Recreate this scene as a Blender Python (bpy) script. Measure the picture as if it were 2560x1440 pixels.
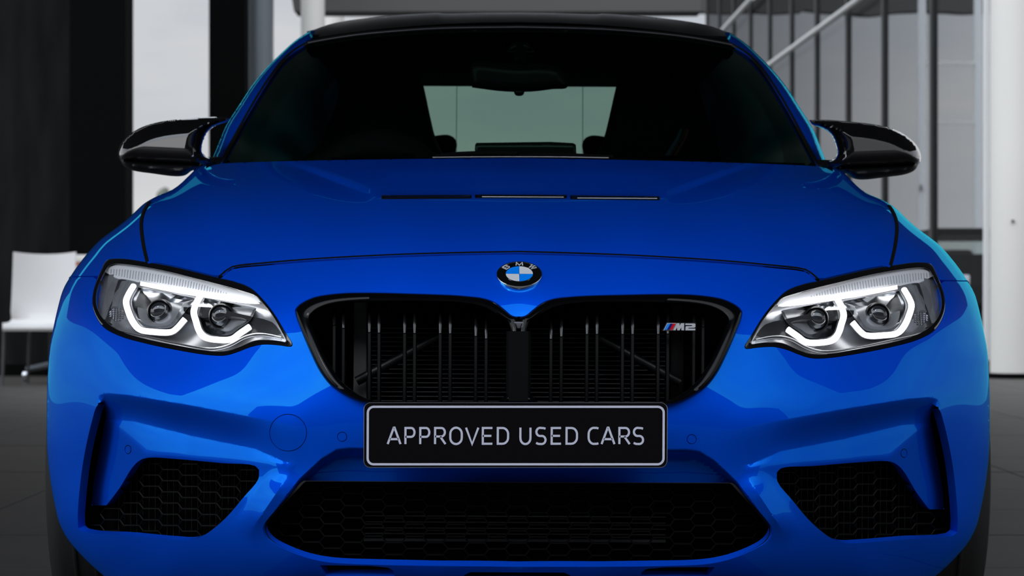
import bpy, bmesh, math, random
import numpy as np
from mathutils import Vector, Matrix
from mathutils.geometry import delaunay_2d_cdt

random.seed(4)
for o in list(bpy.data.objects):
    bpy.data.objects.remove(o)
SC = bpy.context.scene
COL = SC.collection

# ------------------------------------------------------------------ camera
D, H, F = 4.5, 0.69, 6550.0          # distance to the number plate, eye height, focal length in pixels of a 2560 frame
CX, CY = 1297.0, 739.0               # where the optical axis meets the frame
cd = bpy.data.cameras.new('camera')
cd.sensor_width = 36.0
cd.lens = F / 2560 * 36.0
cd.shift_x = -(CX - 1280) / 2560
cd.shift_y = (CY - 720) / 2560
cd.clip_start = 0.05
cd.clip_end = 3000
cd.dof.use_dof = True
cd.dof.focus_distance = 4.75
cd.dof.aperture_fstop = 10.0
cam = bpy.data.objects.new('camera', cd)
COL.objects.link(cam)
cam.location = (0, -D, H)
cam.rotation_euler = (math.pi / 2, 0, 0)
SC.camera = cam

# ------------------------------------------------------------------ exposure
SC.view_settings.view_transform = 'Standard'
SC.view_settings.look = 'None'
SC.view_settings.exposure = 0.0
SC.view_settings.gamma = 1.0
SC.view_settings.use_curve_mapping = False

# ------------------------------------------------------------------ sky
SUN_DIR = Vector((-0.32, -0.62, 0.86)).normalized()
world = bpy.data.worlds.new('sky')
SC.world = world
world.use_nodes = True
nt = world.node_tree
nt.nodes.clear()
def wn(t, **kw):
    n = nt.nodes.new(t)
    for k, v in kw.items():
        setattr(n, k, v)
    return n
def lk(a, b):
    nt.links.new(a, b)
tc = wn('ShaderNodeTexCoord')
nrm = wn('ShaderNodeVectorMath', operation='NORMALIZE')
lk(tc.outputs['Generated'], nrm.inputs[0])
sep = wn('ShaderNodeSeparateXYZ'); lk(nrm.outputs[0], sep.inputs[0])
ramp = wn('ShaderNodeValToRGB')
cr_ = ramp.color_ramp
cr_.elements[0].position = 0.0; cr_.elements[0].color = (0.66, 0.665, 0.68, 1)
cr_.elements[1].position = 1.0; cr_.elements[1].color = (0.24, 0.30, 0.39, 1)
e = cr_.elements.new(0.05); e.color = (0.60, 0.615, 0.64, 1)
e = cr_.elements.new(0.12); e.color = (0.50, 0.54, 0.60, 1)
e = cr_.elements.new(0.45); e.color = (0.42, 0.47, 0.55, 1)
lk(sep.outputs['Z'], ramp.inputs[0])
# flat cloud layer: project the direction on a plane overhead
zz = wn('ShaderNodeMath', operation='ADD'); zz.inputs[1].default_value = 0.22
lk(sep.outputs['Z'], zz.inputs[0])
dv = wn('ShaderNodeVectorMath', operation='DIVIDE')
cmb = wn('ShaderNodeCombineXYZ')
for i in range(3):
    lk(zz.outputs[0], cmb.inputs[i])
lk(nrm.outputs[0], dv.inputs[0]); lk(cmb.outputs[0], dv.inputs[1])
noi = wn('ShaderNodeTexNoise'); noi.inputs['Scale'].default_value = 1.25
noi.inputs['Detail'].default_value = 7; noi.inputs['Roughness'].default_value = 0.55
lk(dv.outputs[0], noi.inputs['Vector'])
cmr = wn('ShaderNodeMapRange'); cmr.inputs[1].default_value = 0.42; cmr.inputs[2].default_value = 0.66
lk(noi.outputs['Fac'], cmr.inputs[0])
mixc = wn('ShaderNodeMix', data_type='RGBA')
lk(cmr.outputs[0], mixc.inputs[0]); lk(ramp.outputs[0], mixc.inputs[6])
mixc.inputs[7].default_value = (0.72, 0.71, 0.70, 1)
# the sky is brighter round the veiled sun, which stands in front of the car
dt = wn('ShaderNodeVectorMath', operation='DOT_PRODUCT')
lk(nrm.outputs[0], dt.inputs[0]); dt.inputs[1].default_value = SUN_DIR
gl = wn('ShaderNodeMapRange', interpolation_type='SMOOTHSTEP')
gl.inputs[1].default_value = 0.1; gl.inputs[2].default_value = 1.0
gl.inputs[3].default_value = 1.0; gl.inputs[4].default_value = 6.0
lk(dt.outputs['Value'], gl.inputs[0])
mulg = wn('ShaderNodeVectorMath', operation='SCALE')
lk(mixc.outputs[2], mulg.inputs[0]); lk(gl.outputs[0], mulg.inputs['Scale'])
bg = wn('ShaderNodeBackground'); bg.inputs['Strength'].default_value = 1.0
lk(mulg.outputs[0], bg.inputs['Color'])
wo = wn('ShaderNodeOutputWorld'); lk(bg.outputs[0], wo.inputs['Surface'])

# ------------------------------------------------------------------ sun behind thin cloud
sl = bpy.data.lights.new('sun', 'SUN')
sl.energy = 0.25
sl.angle = math.radians(6)
sl.color = (1.0, 0.95, 0.88)
so = bpy.data.objects.new('sun', sl)
COL.objects.link(so)
so.rotation_euler = SUN_DIR.to_track_quat('Z', 'Y').to_euler()

# ------------------------------------------------------------------ materials
def mat(name, color=(0.5, 0.5, 0.5), rough=0.5, metal=0.0, coat=0.0, coat_rough=0.03, emit=None, estr=0.0, spec=0.5, sub=None):
    m = bpy.data.materials.new(name)
    m.use_nodes = True
    b = m.node_tree.nodes['Principled BSDF']
    b.inputs['Base Color'].default_value = (*color, 1)
    b.inputs['Roughness'].default_value = rough
    b.inputs['Metallic'].default_value = metal
    b.inputs['Coat Weight'].default_value = coat
    b.inputs['Coat Roughness'].default_value = coat_rough
    b.inputs['Specular IOR Level'].default_value = spec
    if emit:
        b.inputs['Emission Color'].default_value = (*emit, 1)
        b.inputs['Emission Strength'].default_value = estr
    return m

def noisy(m, scale=8.0, amount=0.25, detail=4, coord='Object', bump=0.0, stretch=(1, 1, 1)):
    """vary the base colour of a material with noise"""
    t = m.node_tree; b = t.nodes['Principled BSDF']
    c = b.inputs['Base Color'].default_value[:]
    tc = t.nodes.new('ShaderNodeTexCoord')
    mp = t.nodes.new('ShaderNodeMapping'); mp.inputs['Scale'].default_value = stretch
    t.links.new(tc.outputs[coord], mp.inputs[0])
    n = t.nodes.new('ShaderNodeTexNoise'); n.inputs['Scale'].default_value = scale; n.inputs['Detail'].default_value = detail
    t.links.new(mp.outputs[0], n.inputs['Vector'])
    r = t.nodes.new('ShaderNodeValToRGB')
    r.color_ramp.elements[0].position = 0.3; r.color_ramp.elements[1].position = 0.7
    r.color_ramp.elements[0].color = tuple(x * (1 - amount) for x in c[:3]) + (1,)
    r.color_ramp.elements[1].color = tuple(min(1, x * (1 + amount)) for x in c[:3]) + (1,)
    t.links.new(n.outputs['Fac'], r.inputs[0])
    t.links.new(r.outputs[0], b.inputs['Base Color'])
    if bump:
        bp = t.nodes.new('ShaderNodeBump'); bp.inputs['Strength'].default_value = bump; bp.inputs['Distance'].default_value = 0.01
        t.links.new(n.outputs['Fac'], bp.inputs['Height']); t.links.new(bp.outputs[0], b.inputs['Normal'])
    return m

def glass(name, tint, refl=1.0, rough=0.0, ior=1.5):
    """clear pane: tinted transmission plus a Fresnel mirror"""
    m = bpy.data.materials.new(name); m.use_nodes = True
    t = m.node_tree; t.nodes.clear()
    tr = t.nodes.new('ShaderNodeBsdfTransparent'); tr.inputs['Color'].default_value = (*tint, 1)
    gs = t.nodes.new('ShaderNodeBsdfGlossy'); gs.inputs['Roughness'].default_value = rough
    gs.inputs['Color'].default_value = (refl, refl, refl, 1)
    fr = t.nodes.new('ShaderNodeFresnel')
    ge = t.nodes.new('ShaderNodeNewGeometry'); mi = t.nodes.new('ShaderNodeMix'); mi.data_type = 'FLOAT'
    mi.inputs[2].default_value = ior; mi.inputs[3].default_value = 1.0 / ior     # a thin pane reflects alike on both faces
    t.links.new(ge.outputs['Backfacing'], mi.inputs[0]); t.links.new(mi.outputs[0], fr.inputs['IOR'])
    mx = t.nodes.new('ShaderNodeMixShader')
    t.links.new(fr.outputs[0], mx.inputs[0]); t.links.new(tr.outputs[0], mx.inputs[1]); t.links.new(gs.outputs[0], mx.inputs[2])
    out = t.nodes.new('ShaderNodeOutputMaterial'); t.links.new(mx.outputs[0], out.inputs['Surface'])
    return m

def car_paint():
    """blue flake base under a blue-tinted clear coat"""
    m = mat('blue_metallic_paint', (0.0, 0.066, 0.66), 0.42, 0.35, 0.0, spec=0.0)
    t = m.node_tree; b = t.nodes['Principled BSDF']; out = t.nodes['Material Output']
    g = t.nodes.new('ShaderNodeBsdfGlossy'); g.inputs['Roughness'].default_value = 0.012
    g.inputs['Color'].default_value = (0.05, 0.80, 1.0, 1)
    fr = t.nodes.new('ShaderNodeFresnel'); fr.inputs['IOR'].default_value = 1.55
    mx = t.nodes.new('ShaderNodeMixShader')
    t.links.new(fr.outputs[0], mx.inputs[0]); t.links.new(b.outputs[0], mx.inputs[1]); t.links.new(g.outputs[0], mx.inputs[2])
    t.links.new(mx.outputs[0], out.inputs['Surface'])
    return m
PAINT = car_paint()
GLOSS = mat('gloss_black', (0.004, 0.004, 0.005), 0.12, 0.0, 1.0, 0.02)
SATIN = mat('satin_black', (0.006, 0.006, 0.007), 0.42)
MATTE = mat('matte_black', (0.002, 0.002, 0.0023), 0.85, spec=0.08)
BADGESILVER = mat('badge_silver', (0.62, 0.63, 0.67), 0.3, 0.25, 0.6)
CARBON = noisy(mat('carbon_roof', (0.012, 0.012, 0.012), 0.35, 0.0, 0.3, 0.2), 300, 0.4)
RUBBER = mat('rubber', (0.012, 0.012, 0.012), 0.75)
CHROME = mat('chrome', (0.75, 0.76, 0.78), 0.12, 1.0)
SILVER = mat('brushed_silver', (0.55, 0.56, 0.6), 0.3, 1.0)
FINMET = mat('radiator_aluminium', (0.13, 0.13, 0.135), 0.5, 0.4)
SLATM = mat('slat_black', (0.0012, 0.0012, 0.0014), 0.4, spec=0.06)
TIPBLK = mat('slat_tip_black', (0.004, 0.004, 0.0045), 0.22, spec=0.5)
GRILLEBLK = mat('grille_black', (0.0015, 0.0015, 0.002), 0.16, spec=0.16)
HONEY = mat('honeycomb_black', (0.0025, 0.0025, 0.0025), 0.5, spec=0.1)
PLATEBLK = mat('plate_black', (0.003, 0.0025, 0.0035), 0.6, spec=0.06)
PLATEWHT = mat('plate_print', (0.56, 0.57, 0.68), 0.5)
LAMPGLOW = mat('daytime_light', (0.9, 0.9, 0.9), 0.4, emit=(1.0, 0.99, 0.97), estr=2.4)
REFLECT = mat('lamp_reflector', (0.62, 0.64, 0.67), 0.18, 1.0)
LAMPGREY = mat('lamp_trim_grey', (0.40, 0.415, 0.44), 0.35, 0.4)
LAMPPALE = mat('lamp_trim_pale', (0.90, 0.90, 0.93), 0.4, 0.0, 0.6)
LAMPDARK = mat('lamp_dark_housing', (0.03, 0.031, 0.034), 0.25, 0.3)
LENS = glass('lamp_lens', (0.95, 0.96, 0.97), 1.0, 0.0, 1.5)
PROJ = mat('projector_glass', (0.02, 0.022, 0.026), 0.03, 0.0, 1.0, 0.0)
SCREEN = glass('windscreen_glass', (0.32, 0.46, 0.405), 0.35, 0.0, 1.45)
REARGL = glass('rear_glass', (0.86, 0.91, 0.88), 0.3, 0.0, 1.3)
TINT = mat('tinted_side_glass', (0.002, 0.002, 0.002), 0.25, 0.0, 0.0, 0.0, spec=0.12)
TRIMIN = mat('cabin_trim', (0.004, 0.004, 0.0045), 0.8, spec=0.1)
SEATM = mat('seat_leather', (0.0025, 0.0025, 0.003), 0.7, spec=0.1)
BADGEBLUE = mat('emblem_blue', (0.0, 0.19, 0.80), 0.25, 0.0, 1.0)
BADGEWHITE = mat('emblem_silver_white', (0.68, 0.71, 0.75), 0.28, 0.2, 1.0)
STRIPEB = mat('stripe_light_blue', (0.02, 0.24, 0.85), 0.3)
STRIPED = mat('stripe_dark_blue', (0.005, 0.01, 0.13), 0.3)
STRIPER = mat('stripe_red', (0.62, 0.0, 0.012), 0.3)
ORANGE = mat('orange_edge', (0.52, 0.15, 0.06), 0.5)

# ------------------------------------------------------------------ object helpers
def link(name, me, m=None, parent=None):
    o = bpy.data.objects.new(name, me)
    COL.objects.link(o)
    if m is not None and me is not None and len(me.materials) == 0:
        me.materials.append(m)
    if parent is not None:
        o.parent = parent
    return o

def tag(o, label=None, cat=None, group=None, kind=None):
    if label: o['label'] = label
    if cat: o['category'] = cat
    if group: o['group'] = group
    if kind: o['kind'] = kind
    return o

def thing(name, label, cat, loc=(0, 0, 0), group=None, rotz=0.0):
    o = bpy.data.objects.new(name, None)
    o.empty_display_size = 0.1
    COL.objects.link(o)
    o.location = loc; o.rotation_euler = (0, 0, rotz)
    return tag(o, label, cat, group)

def build(name, V, Fc, m, parent=None, smooth=True, sharp=38):
    me = bpy.data.meshes.new(name)
    me.from_pydata([tuple(map(float, v)) for v in V], [], [tuple(map(int, f)) for f in Fc])
    me.update()
    if smooth:
        me.polygons.foreach_set('use_smooth', [True] * len(me.polygons))
        me.set_sharp_from_angle(angle=math.radians(sharp))
    return link(name, me, m, parent)

class MB:
    """collects simple shapes into one mesh"""
    def __init__(s): s.V = []; s.F = []
    def add(s, V, Fc):
        o = len(s.V); s.V += [tuple(map(float, v)) for v in V]; s.F += [tuple(i + o for i in f) for f in Fc]; return s
    def box(s, x0, x1, y0, y1, z0, z1, bev=0.0):
        if bev <= 0:
            return s.add([(x0, y0, z0), (x1, y0, z0), (x1, y1, z0), (x0, y1, z0), (x0, y0, z1), (x1, y0, z1), (x1, y1, z1), (x0, y1, z1)],
                         [(3, 2, 1, 0), (4, 5, 6, 7), (0, 1, 5, 4), (1, 2, 6, 5), (2, 3, 7, 6), (3, 0, 4, 7)])
        bm = bmesh.new(); bmesh.ops.create_cube(bm, size=1.0)
        for v in bm.verts:
            v.co = ((x0 + x1) / 2 + v.co.x * (x1 - x0), (y0 + y1) / 2 + v.co.y * (y1 - y0), (z0 + z1) / 2 + v.co.z * (z1 - z0))
        bmesh.ops.bevel(bm, geom=list(bm.edges), offset=bev, segments=2, affect='EDGES', profile=0.5)
        return s.frombm(bm)
    def frombm(s, bm):
        bm.verts.ensure_lookup_table(); bm.verts.index_update()
        s.add([v.co[:] for v in bm.verts], [tuple(v.index for v in f.verts) for f in bm.faces]); bm.free(); return s
    def tube(s, path, r, n=10, ry=None, xaxis=None, cap=True):
        """sweep an ellipse (r, ry) along a path; r may be a list"""
        P = [Vector(p) for p in path]; o = len(s.V); k = len(P)
        R = r if isinstance(r, (list, tuple)) else [r] * k
        prev = None
        for i in range(k):
            t = (P[min(i + 1, k - 1)] - P[max(i - 1, 0)]).normalized()
            if xaxis is not None: a = Vector(xaxis); a = (a - t * a.dot(t)).normalized()
            elif prev is None:
                a = Vector((0, 0, 1)) if abs(t.z) < 0.9 else Vector((1, 0, 0)); a = (a - t * a.dot(t)).normalized()
            else: a = (prev - t * prev.dot(t)).normalized()
            prev = a; b = t.cross(a)
            for j in range(n):
                th = 2 * math.pi * j / n
                q = P[i] + a * (R[i] * math.cos(th)) + b * ((ry if ry else R[i]) * math.sin(th))
                s.V.append(q[:])
        for i in range(k - 1):
            for j in range(n):
                s.F.append((o + i * n + j, o + i * n + (j + 1) % n, o + (i + 1) * n + (j + 1) % n, o + (i + 1) * n + j))
        if cap:
            s.F.append(tuple(o + j for j in range(n))[::-1]); s.F.append(tuple(o + (k - 1) * n + j for j in range(n)))
        return s
    def loft(s, rows, closed=True, cap=False):
        o = len(s.V); n = len(rows[0])
        for r in rows: s.V += [tuple(map(float, p)) for p in r]
        for i in range(len(rows) - 1):
            for j in range(n if closed else n - 1):
                s.F.append((o + i * n + j, o + i * n + (j + 1) % n, o + (i + 1) * n + (j + 1) % n, o + (i + 1) * n + j))
        if cap:
            s.F.append(tuple(o + j for j in range(n))[::-1]); s.F.append(tuple(o + (len(rows) - 1) * n + j for j in range(n)))
        return s
    def lathe(s, prof, n=32, axis='z', c=(0, 0, 0)):
        rows = []
        for r, h in prof:
            row = []
            for j in range(n):
                a = 2 * math.pi * j / n
                p = (r * math.cos(a), r * math.sin(a), h)
                if axis == 'x': p = (h, p[0], p[1])
                if axis == 'y': p = (p[0], h, p[1])
                row.append((p[0] + c[0], p[1] + c[1], p[2] + c[2]))
            rows.append(row)
        return s.loft(rows, True, True)
    def prism(s, poly, fn, d0, d1):
        """poly of 2-D points; fn(p, d) gives the 3-D point at height d"""
        n = len(poly); o = len(s.V)
        s.V += [tuple(fn(p, d0)) for p in poly] + [tuple(fn(p, d1)) for p in poly]
        s.F.append(tuple(o + i for i in range(n))[::-1]); s.F.append(tuple(o + n + i for i in range(n)))
        for i in range(n): s.F.append((o + i, o + (i + 1) % n, o + n + (i + 1) % n, o + n + i))
        return s
    def obj(s, name, m, parent=None, smooth=True, sharp=38, fix=True):
        o = build(name, s.V, s.F, m, parent, smooth, sharp)
        if fix:
            bm = bmesh.new(); bm.from_mesh(o.data); bmesh.ops.recalc_face_normals(bm, faces=bm.faces); bm.to_mesh(o.data); bm.free()
        return o

# ------------------------------------------------------------------ outline helpers
def crm(P, n=6, closed=False, corner=50):
    """Catmull-Rom through points, kept sharp where the outline turns by more than `corner` degrees"""
    P = [np.array(p, float) for p in P]; k = len(P); out = []
    def turn(i):
        if not closed and (i <= 0 or i >= k - 1): return True
        a = P[i % k] - P[(i - 1) % k]; b = P[(i + 1) % k] - P[i % k]
        c = np.dot(a, b) / (np.linalg.norm(a) * np.linalg.norm(b) + 1e-9)
        return math.degrees(math.acos(max(-1, min(1, c)))) > corner
    for i in range(k if closed else k - 1):
        p1, p2 = P[i], P[(i + 1) % k]
        p0 = p1 * 2 - p2 if turn(i) else P[(i - 1) % k]
        p3 = p2 * 2 - p1 if turn(i + 1) else P[(i + 2) % k]
        # centripetal parametrisation avoids overshoot
        d1 = max(np.linalg.norm(p1 - p0), 1e-6) ** .5; d2 = max(np.linalg.norm(p2 - p1), 1e-6) ** .5; d3 = max(np.linalg.norm(p3 - p2), 1e-6) ** .5
        m1 = (p1 - p0) / d1 - (p2 - p0) / (d1 + d2) + (p2 - p1) / d2
        m2 = (p2 - p1) / d2 - (p3 - p1) / (d2 + d3) + (p3 - p2) / d3
        m1 *= d2; m2 *= d2
        for j in range(n):
            t = j / n; t2 = t * t; t3 = t2 * t
            out.append(p1 * (2 * t3 - 3 * t2 + 1) + m1 * (t3 - 2 * t2 + t) + p2 * (-2 * t3 + 3 * t2) + m2 * (t3 - t2))
    if not closed: out.append(P[-1])
    return np.array(out)

def resample(P, step=None, n=None, closed=True):
    P = np.array(P, float)
    if closed: P = np.vstack([P, P[:1]])
    d = np.r_[0, np.cumsum(np.linalg.norm(np.diff(P, axis=0), axis=1))]
    if n is None: n = max(4, int(round(d[-1] / step)))
    t = np.linspace(0, d[-1], n + 1)
    if closed: t = t[:-1]
    return np.c_[np.interp(t, d, P[:, 0]), np.interp(t, d, P[:, 1])]

def densify(P, step):
    """split long edges but keep every given point"""
    P = np.array(P, float); out = []
    for a, b in zip(P, np.roll(P, -1, axis=0)):
        k = max(1, int(math.ceil(np.linalg.norm(b - a) / step)))
        for j in range(k): out.append(a + (b - a) * j / k)
    return np.array(out)

def inside(P, poly):
    x, y = P[:, 0], P[:, 1]; r = np.zeros(len(P), bool)
    a = np.array(poly); b = np.roll(a, -1, axis=0)
    for (x0, y0), (x1, y1) in zip(a, b):
        if y0 == y1: continue
        c = (y0 > y) != (y1 > y)
        r ^= c & (x < (x1 - x0) * (y - y0) / (y1 - y0) + x0)
    return r

def pdist(P, poly, closed=True):
    a = np.array(poly, float); b = np.roll(a, -1, axis=0)
    if not closed: a, b = a[:-1], b[:-1]
    best = np.full(len(P), 1e9)
    for p, q in zip(a, b):
        d = q - p; L = d.dot(d)
        if L < 1e-9: continue
        t = np.clip(((P - p) @ d) / L, 0, 1)
        best = np.minimum(best, np.hypot(*(P - p - t[:, None] * d).T))
    return best

def mesh2d(outer, holes=(), grid=7.0, extra=None):
    loops = [densify(outer, grid)] + [densify(h, grid) for h in holes]
    lo = loops[0].min(0); hi = loops[0].max(0)
    gx = np.arange(math.floor(lo[0] / grid), math.ceil(hi[0] / grid) + 1) * grid
    gy = np.arange(math.floor(lo[1] / grid), math.ceil(hi[1] / grid) + 1) * grid
    G = np.array(np.meshgrid(gx, gy)).reshape(2, -1).T
    if extra is not None: G = np.vstack([np.array(extra, float), G])
    ok = inside(G, loops[0])
    for h in loops[1:]: ok &= ~inside(G, h)
    G = G[ok]
    dm = np.full(len(G), 1e9)
    for l in loops: dm = np.minimum(dm, pdist(G, l))
    ne = 0
    if extra is not None:
        pass
    G = G[dm > (grid * 0.45 if extra is None else 0.25)]
    pts = []; edges = []
    for l in loops:
        o = len(pts); n = len(l); pts += [tuple(p) for p in l]; edges += [(o + i, o + (i + 1) % n) for i in range(n)]
    pts += [tuple(p) for p in G]
    v, e_, f, *_ = delaunay_2d_cdt([Vector(p) for p in pts], edges, [], 0, 1e-5)
    V = np.array([p[:] for p in v]); Fc = np.array([t for t in f if len(t) == 3])
    C = V[Fc].mean(axis=1)
    ok = inside(C, loops[0])
    for h in loops[1:]: ok &= ~inside(C, h)
    Fc = Fc[ok]
    A = V[Fc]
    cr = (A[:, 1, 0] - A[:, 0, 0]) * (A[:, 2, 1] - A[:, 0, 1]) - (A[:, 1, 1] - A[:, 0, 1]) * (A[:, 2, 0] - A[:, 0, 0])
    Fc[cr > 0] = Fc[cr > 0][:, ::-1]     # v runs down, so this makes the normals face the front
    used = np.unique(Fc); mp = -np.ones(len(V), int); mp[used] = np.arange(len(used))
    return V[used], mp[Fc]

def boundary(Fc):
    c = {}
    for t in Fc:
        for i in range(3):
            a, b = int(t[i]), int(t[(i + 1) % 3])
            if (b, a) in c: del c[(b, a)]
            else: c[(a, b)] = 1
    return list(c)

# ------------------------------------------------------------------ car space: u across from the car's centre line, v down (both as seen from D in front), Y depth
def P3(u, v, Y):
    s = (D + Y) / F
    return np.stack([u * s, Y + 0 * u, H - (v - CY) * s], axis=-1)
def p3(u, v, Y):
    s = (D + Y) / F
    return (u * s, Y, H - (v - CY) * s)
def L(*pts):
    """points read on the left half of the front -> (u, v) on the half 0 <= u; undoes the car's slight lean"""
    return np.array([(CX - x, y + 0.0048 * (CX - x)) for x, y in pts], float)
def crop(s, ox, oy):
    def f(*pts): return L(*[(ox + x / s, oy + y / s) for x, y in pts])
    return f

class TPS:
    def __init__(s, pts, lam=1e-3, sc=500.0):
        A = np.array(pts, float); s.sc = sc; s.X = A[:, :2] / sc; n = len(A)
        K = s.k(s.X, s.X) + lam * np.eye(n); P = np.c_[np.ones(n), s.X]
        M = np.block([[K, P], [P.T, np.zeros((3, 3))]])
        s.w = np.linalg.solve(M, np.r_[A[:, 2], 0, 0, 0])
    def k(s, a, b):
        r2 = ((a[:, None] - b[None]) ** 2).sum(-1)
        return np.where(r2 > 1e-14, 0.5 * r2 * np.log(r2 + 1e-14), 0)
    def __call__(s, u, v):
        x = np.c_[np.ravel(u), np.ravel(v)] / s.sc
        return s.k(x, s.X) @ s.w[:-3] + np.c_[np.ones(len(x)), x] @ s.w[-3:]

def sst(x):
    x = np.clip(x, 0, 1); return x * x * (3 - 2 * x)

def panel(name, outer, holes, field, m, parent, grid=7.0, flange=0.014, extra=None, sharp=33, lift=0.0):
    """a sheet over the outline at the depth the field gives, with a returned edge"""
    V2, Fc = mesh2d(outer, holes, grid, extra)
    V = P3(V2[:, 0], V2[:, 1], field(V2[:, 0], V2[:, 1]) + lift)
    if flange:
        be = boundary(Fc); ids = sorted({i for e_ in be for i in e_}); bu, bv = V2[ids, 0], V2[ids, 1]
        du = P3(bu + 1, bv, field(bu + 1, bv)) - P3(bu - 1, bv, field(bu - 1, bv)); dv_ = P3(bu, bv + 1, field(bu, bv + 1)) - P3(bu, bv - 1, field(bu, bv - 1))
        nb = np.cross(dv_, du); nb /= np.linalg.norm(nb, axis=1)[:, None] + 1e-12; nb[np.sum(nb * (P3(bu, bv, field(bu, bv)) - np.array([0, -D, H])), axis=1) > 0] *= -1
        mp = {i: len(V) + k for k, i in enumerate(ids)}
        # the returned edge shares no shading with the sheet: its vertices are doubled
        V = np.vstack([V, V[ids] - nb * flange])
        Fl = [tuple(t) for t in Fc] + [(a, mp[a], mp[b], b) for a, b in be]
    else:
        Fl = [tuple(t) for t in Fc]
    return build(name, V, Fl, m, parent, True, sharp)

def mir(half, full=True):
    """closed outline from a half outline that runs from centre to centre"""
    h = np.array(half); return np.vstack([h, (h * [-1, 1])[::-1]])

def inflate(name, poly, Y0, Rf, wf, Rb, m, parent, grid=6.0, wb=None, sharp=50):
    """a rounded solid with the given outline: swells Rf to the front and Rb to the back over a width wf"""
    V2, Fc = mesh2d(poly, (), grid)
    d = pdist(V2, poly)
    f = Y0 if callable(Y0) else (lambda u, v: Y0 + 0 * u)
    def prof(w): t = np.clip(d / w, 0, 1); return np.sqrt(np.maximum(0, 1 - (1 - t) ** 2))
    y = f(V2[:, 0], V2[:, 1])
    n = len(V2)
    front = P3(V2[:, 0], V2[:, 1], y - Rf * prof(wf))
    # the back keeps the front's x and z so that it does not grow with distance
    base = P3(V2[:, 0], V2[:, 1], y); back = base.copy(); back[:, 1] += Rb * prof(wb or wf)
    edge = {i for e_ in boundary(Fc) for i in e_}
    mp = [i if i in edge else n + i for i in range(n)]
    Fl = [tuple(t) for t in Fc] + [(mp[t[2]], mp[t[1]], mp[t[0]]) for t in Fc]
    V = np.vstack([front, back])
    used = sorted({i for t in Fl for i in t}); r = {i: k for k, i in enumerate(used)}
    return build(name, V[used], [tuple(r[i] for i in t) for t in Fl], m, parent, True, sharp)

# ================================================================== THE PLACE
def bx(px, dep): return (px - CX) * dep / F
def bz(py, dep): return H - (py - CY) * dep / F

FLOORM = noisy(mat('floor_paving', (0.045, 0.042, 0.038), 0.55), 3.0, 0.35, 6)
TILEM = noisy(mat('floor_tile', (0.040, 0.035, 0.030), 0.55), 2.2, 0.3, 6, bump=0.05)
GROUNDM = noisy(mat('asphalt', (0.06, 0.058, 0.054), 0.9), 0.6, 0.25, 6)
CEILM = mat('canopy_underside', (0.055, 0.055, 0.06), 0.8)
BEAMM = mat('beam_grey', (0.07, 0.07, 0.065), 0.8)
WALLM = noisy(mat('dark_wall', (0.006, 0.006, 0.0062), 0.8, spec=0.1), 2.0, 0.5, 5, stretch=(3, 3, .6))
BLKCOL = mat('black_cladding', (0.0012, 0.0012, 0.0012), 0.8, spec=0.05)
GREYCOL = mat('grey_steel', (0.16, 0.18, 0.20), 0.35, 0.5)
WHITECOL = mat('white_render', (0.66, 0.64, 0.60), 0.7, spec=0.2)
WHITEPAINT = mat('white_paint', (0.72, 0.72, 0.71), 0.5)
MULL = mat('mullion_black', (0.012, 0.013, 0.013), 0.5)
PANEGL = glass('facade_glass', (0.95, 0.965, 0.98), 0.05, 0.0, 1.2)
AWN = mat('awning_grey', (0.035, 0.036, 0.034), 0.8)
BRACE = mat('brace_white', (0.50, 0.50, 0.49), 0.5)

def struct(o, kind='structure'):
    o['kind'] = kind; return o

# floor: slab with separate tiles where the frame shows them
fl = struct(MB().box(-9, 9, -3.0, 24.0, -0.12, -0.004).obj('floor', FLOORM, smooth=False))
T = 0.9
cand = []
for i in range(-10, 10):
    for j in range(-1, 26):
        x0 = i * T + 0.12; y0 = j * T + 0.35
        pxs = [CX + (x0 + a * T) * F / (D + y0 + b * T) for a in (0, 1) for b in (0, 1)]
        py = CY + H * F / (D + y0 + T)
        seen = py < 1440 and ((min(pxs) < 260 and max(pxs) > -60) or (max(pxs) > 2330 and min(pxs) < 2620))
        cand.append((not seen, y0, x0))
cand.sort()
rest = MB()
tile_me = None
for k, (unseen, y0, x0) in enumerate(cand):
    if not unseen and k < 290:
        if tile_me is None:
            t = MB().box(0.004, T - 0.004, 0.004, T - 0.004, -0.01, 0.0, 0.002).obj('tile', TILEM, fl, smooth=False); tile_me = t.data
        else:
            t = bpy.data.objects.new('tile', tile_me); COL.objects.link(t); t.parent = fl
        t.location = (x0, y0, random.uniform(-0.0006, 0.0006))
    elif y0 < 23:
        rest.box(x0 + 0.004, x0 + T - 0.004, y0 + 0.004, y0 + T - 0.004, -0.01, 0.0)
r = rest.obj('tile_field', TILEM, fl, smooth=False); r['kind'] = 'stuff'
struct(MB().box(-160, 160, -120, 260, -0.3, -0.13).obj('ground', GROUNDM, smooth=False))

# canopy over the car: slab, with an open front
struct(MB().box(-9, 7.5, -1.0, 11.5, 3.70, 3.95).obj('ceiling', CEILM, smooth=False))
dep = 26.0
zb = bz(28, dep)
mb = MB()
xl, xl2, xr = bx(728, dep), bx(738, dep), bx(1752, dep)
mb.prism([(bx(712, dep), 4.05), (bx(735, dep), zb), (xr, zb), (xr, 4.05)], lambda p, d: (p[0], d, p[1]), dep - D, dep - D + 0.5)
struct(mb.obj('trim_1', BEAMM, smooth=False))

# unseen building opposite the car, added and sized to block low sky off the bumper
fb = struct(MB().box(-40, 40, -30, -24.0, -0.13, 16.5).obj('blocker_wall_front', mat('blocker_wall_dark', (0.035, 0.035, 0.037), 0.8), smooth=False))

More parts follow.
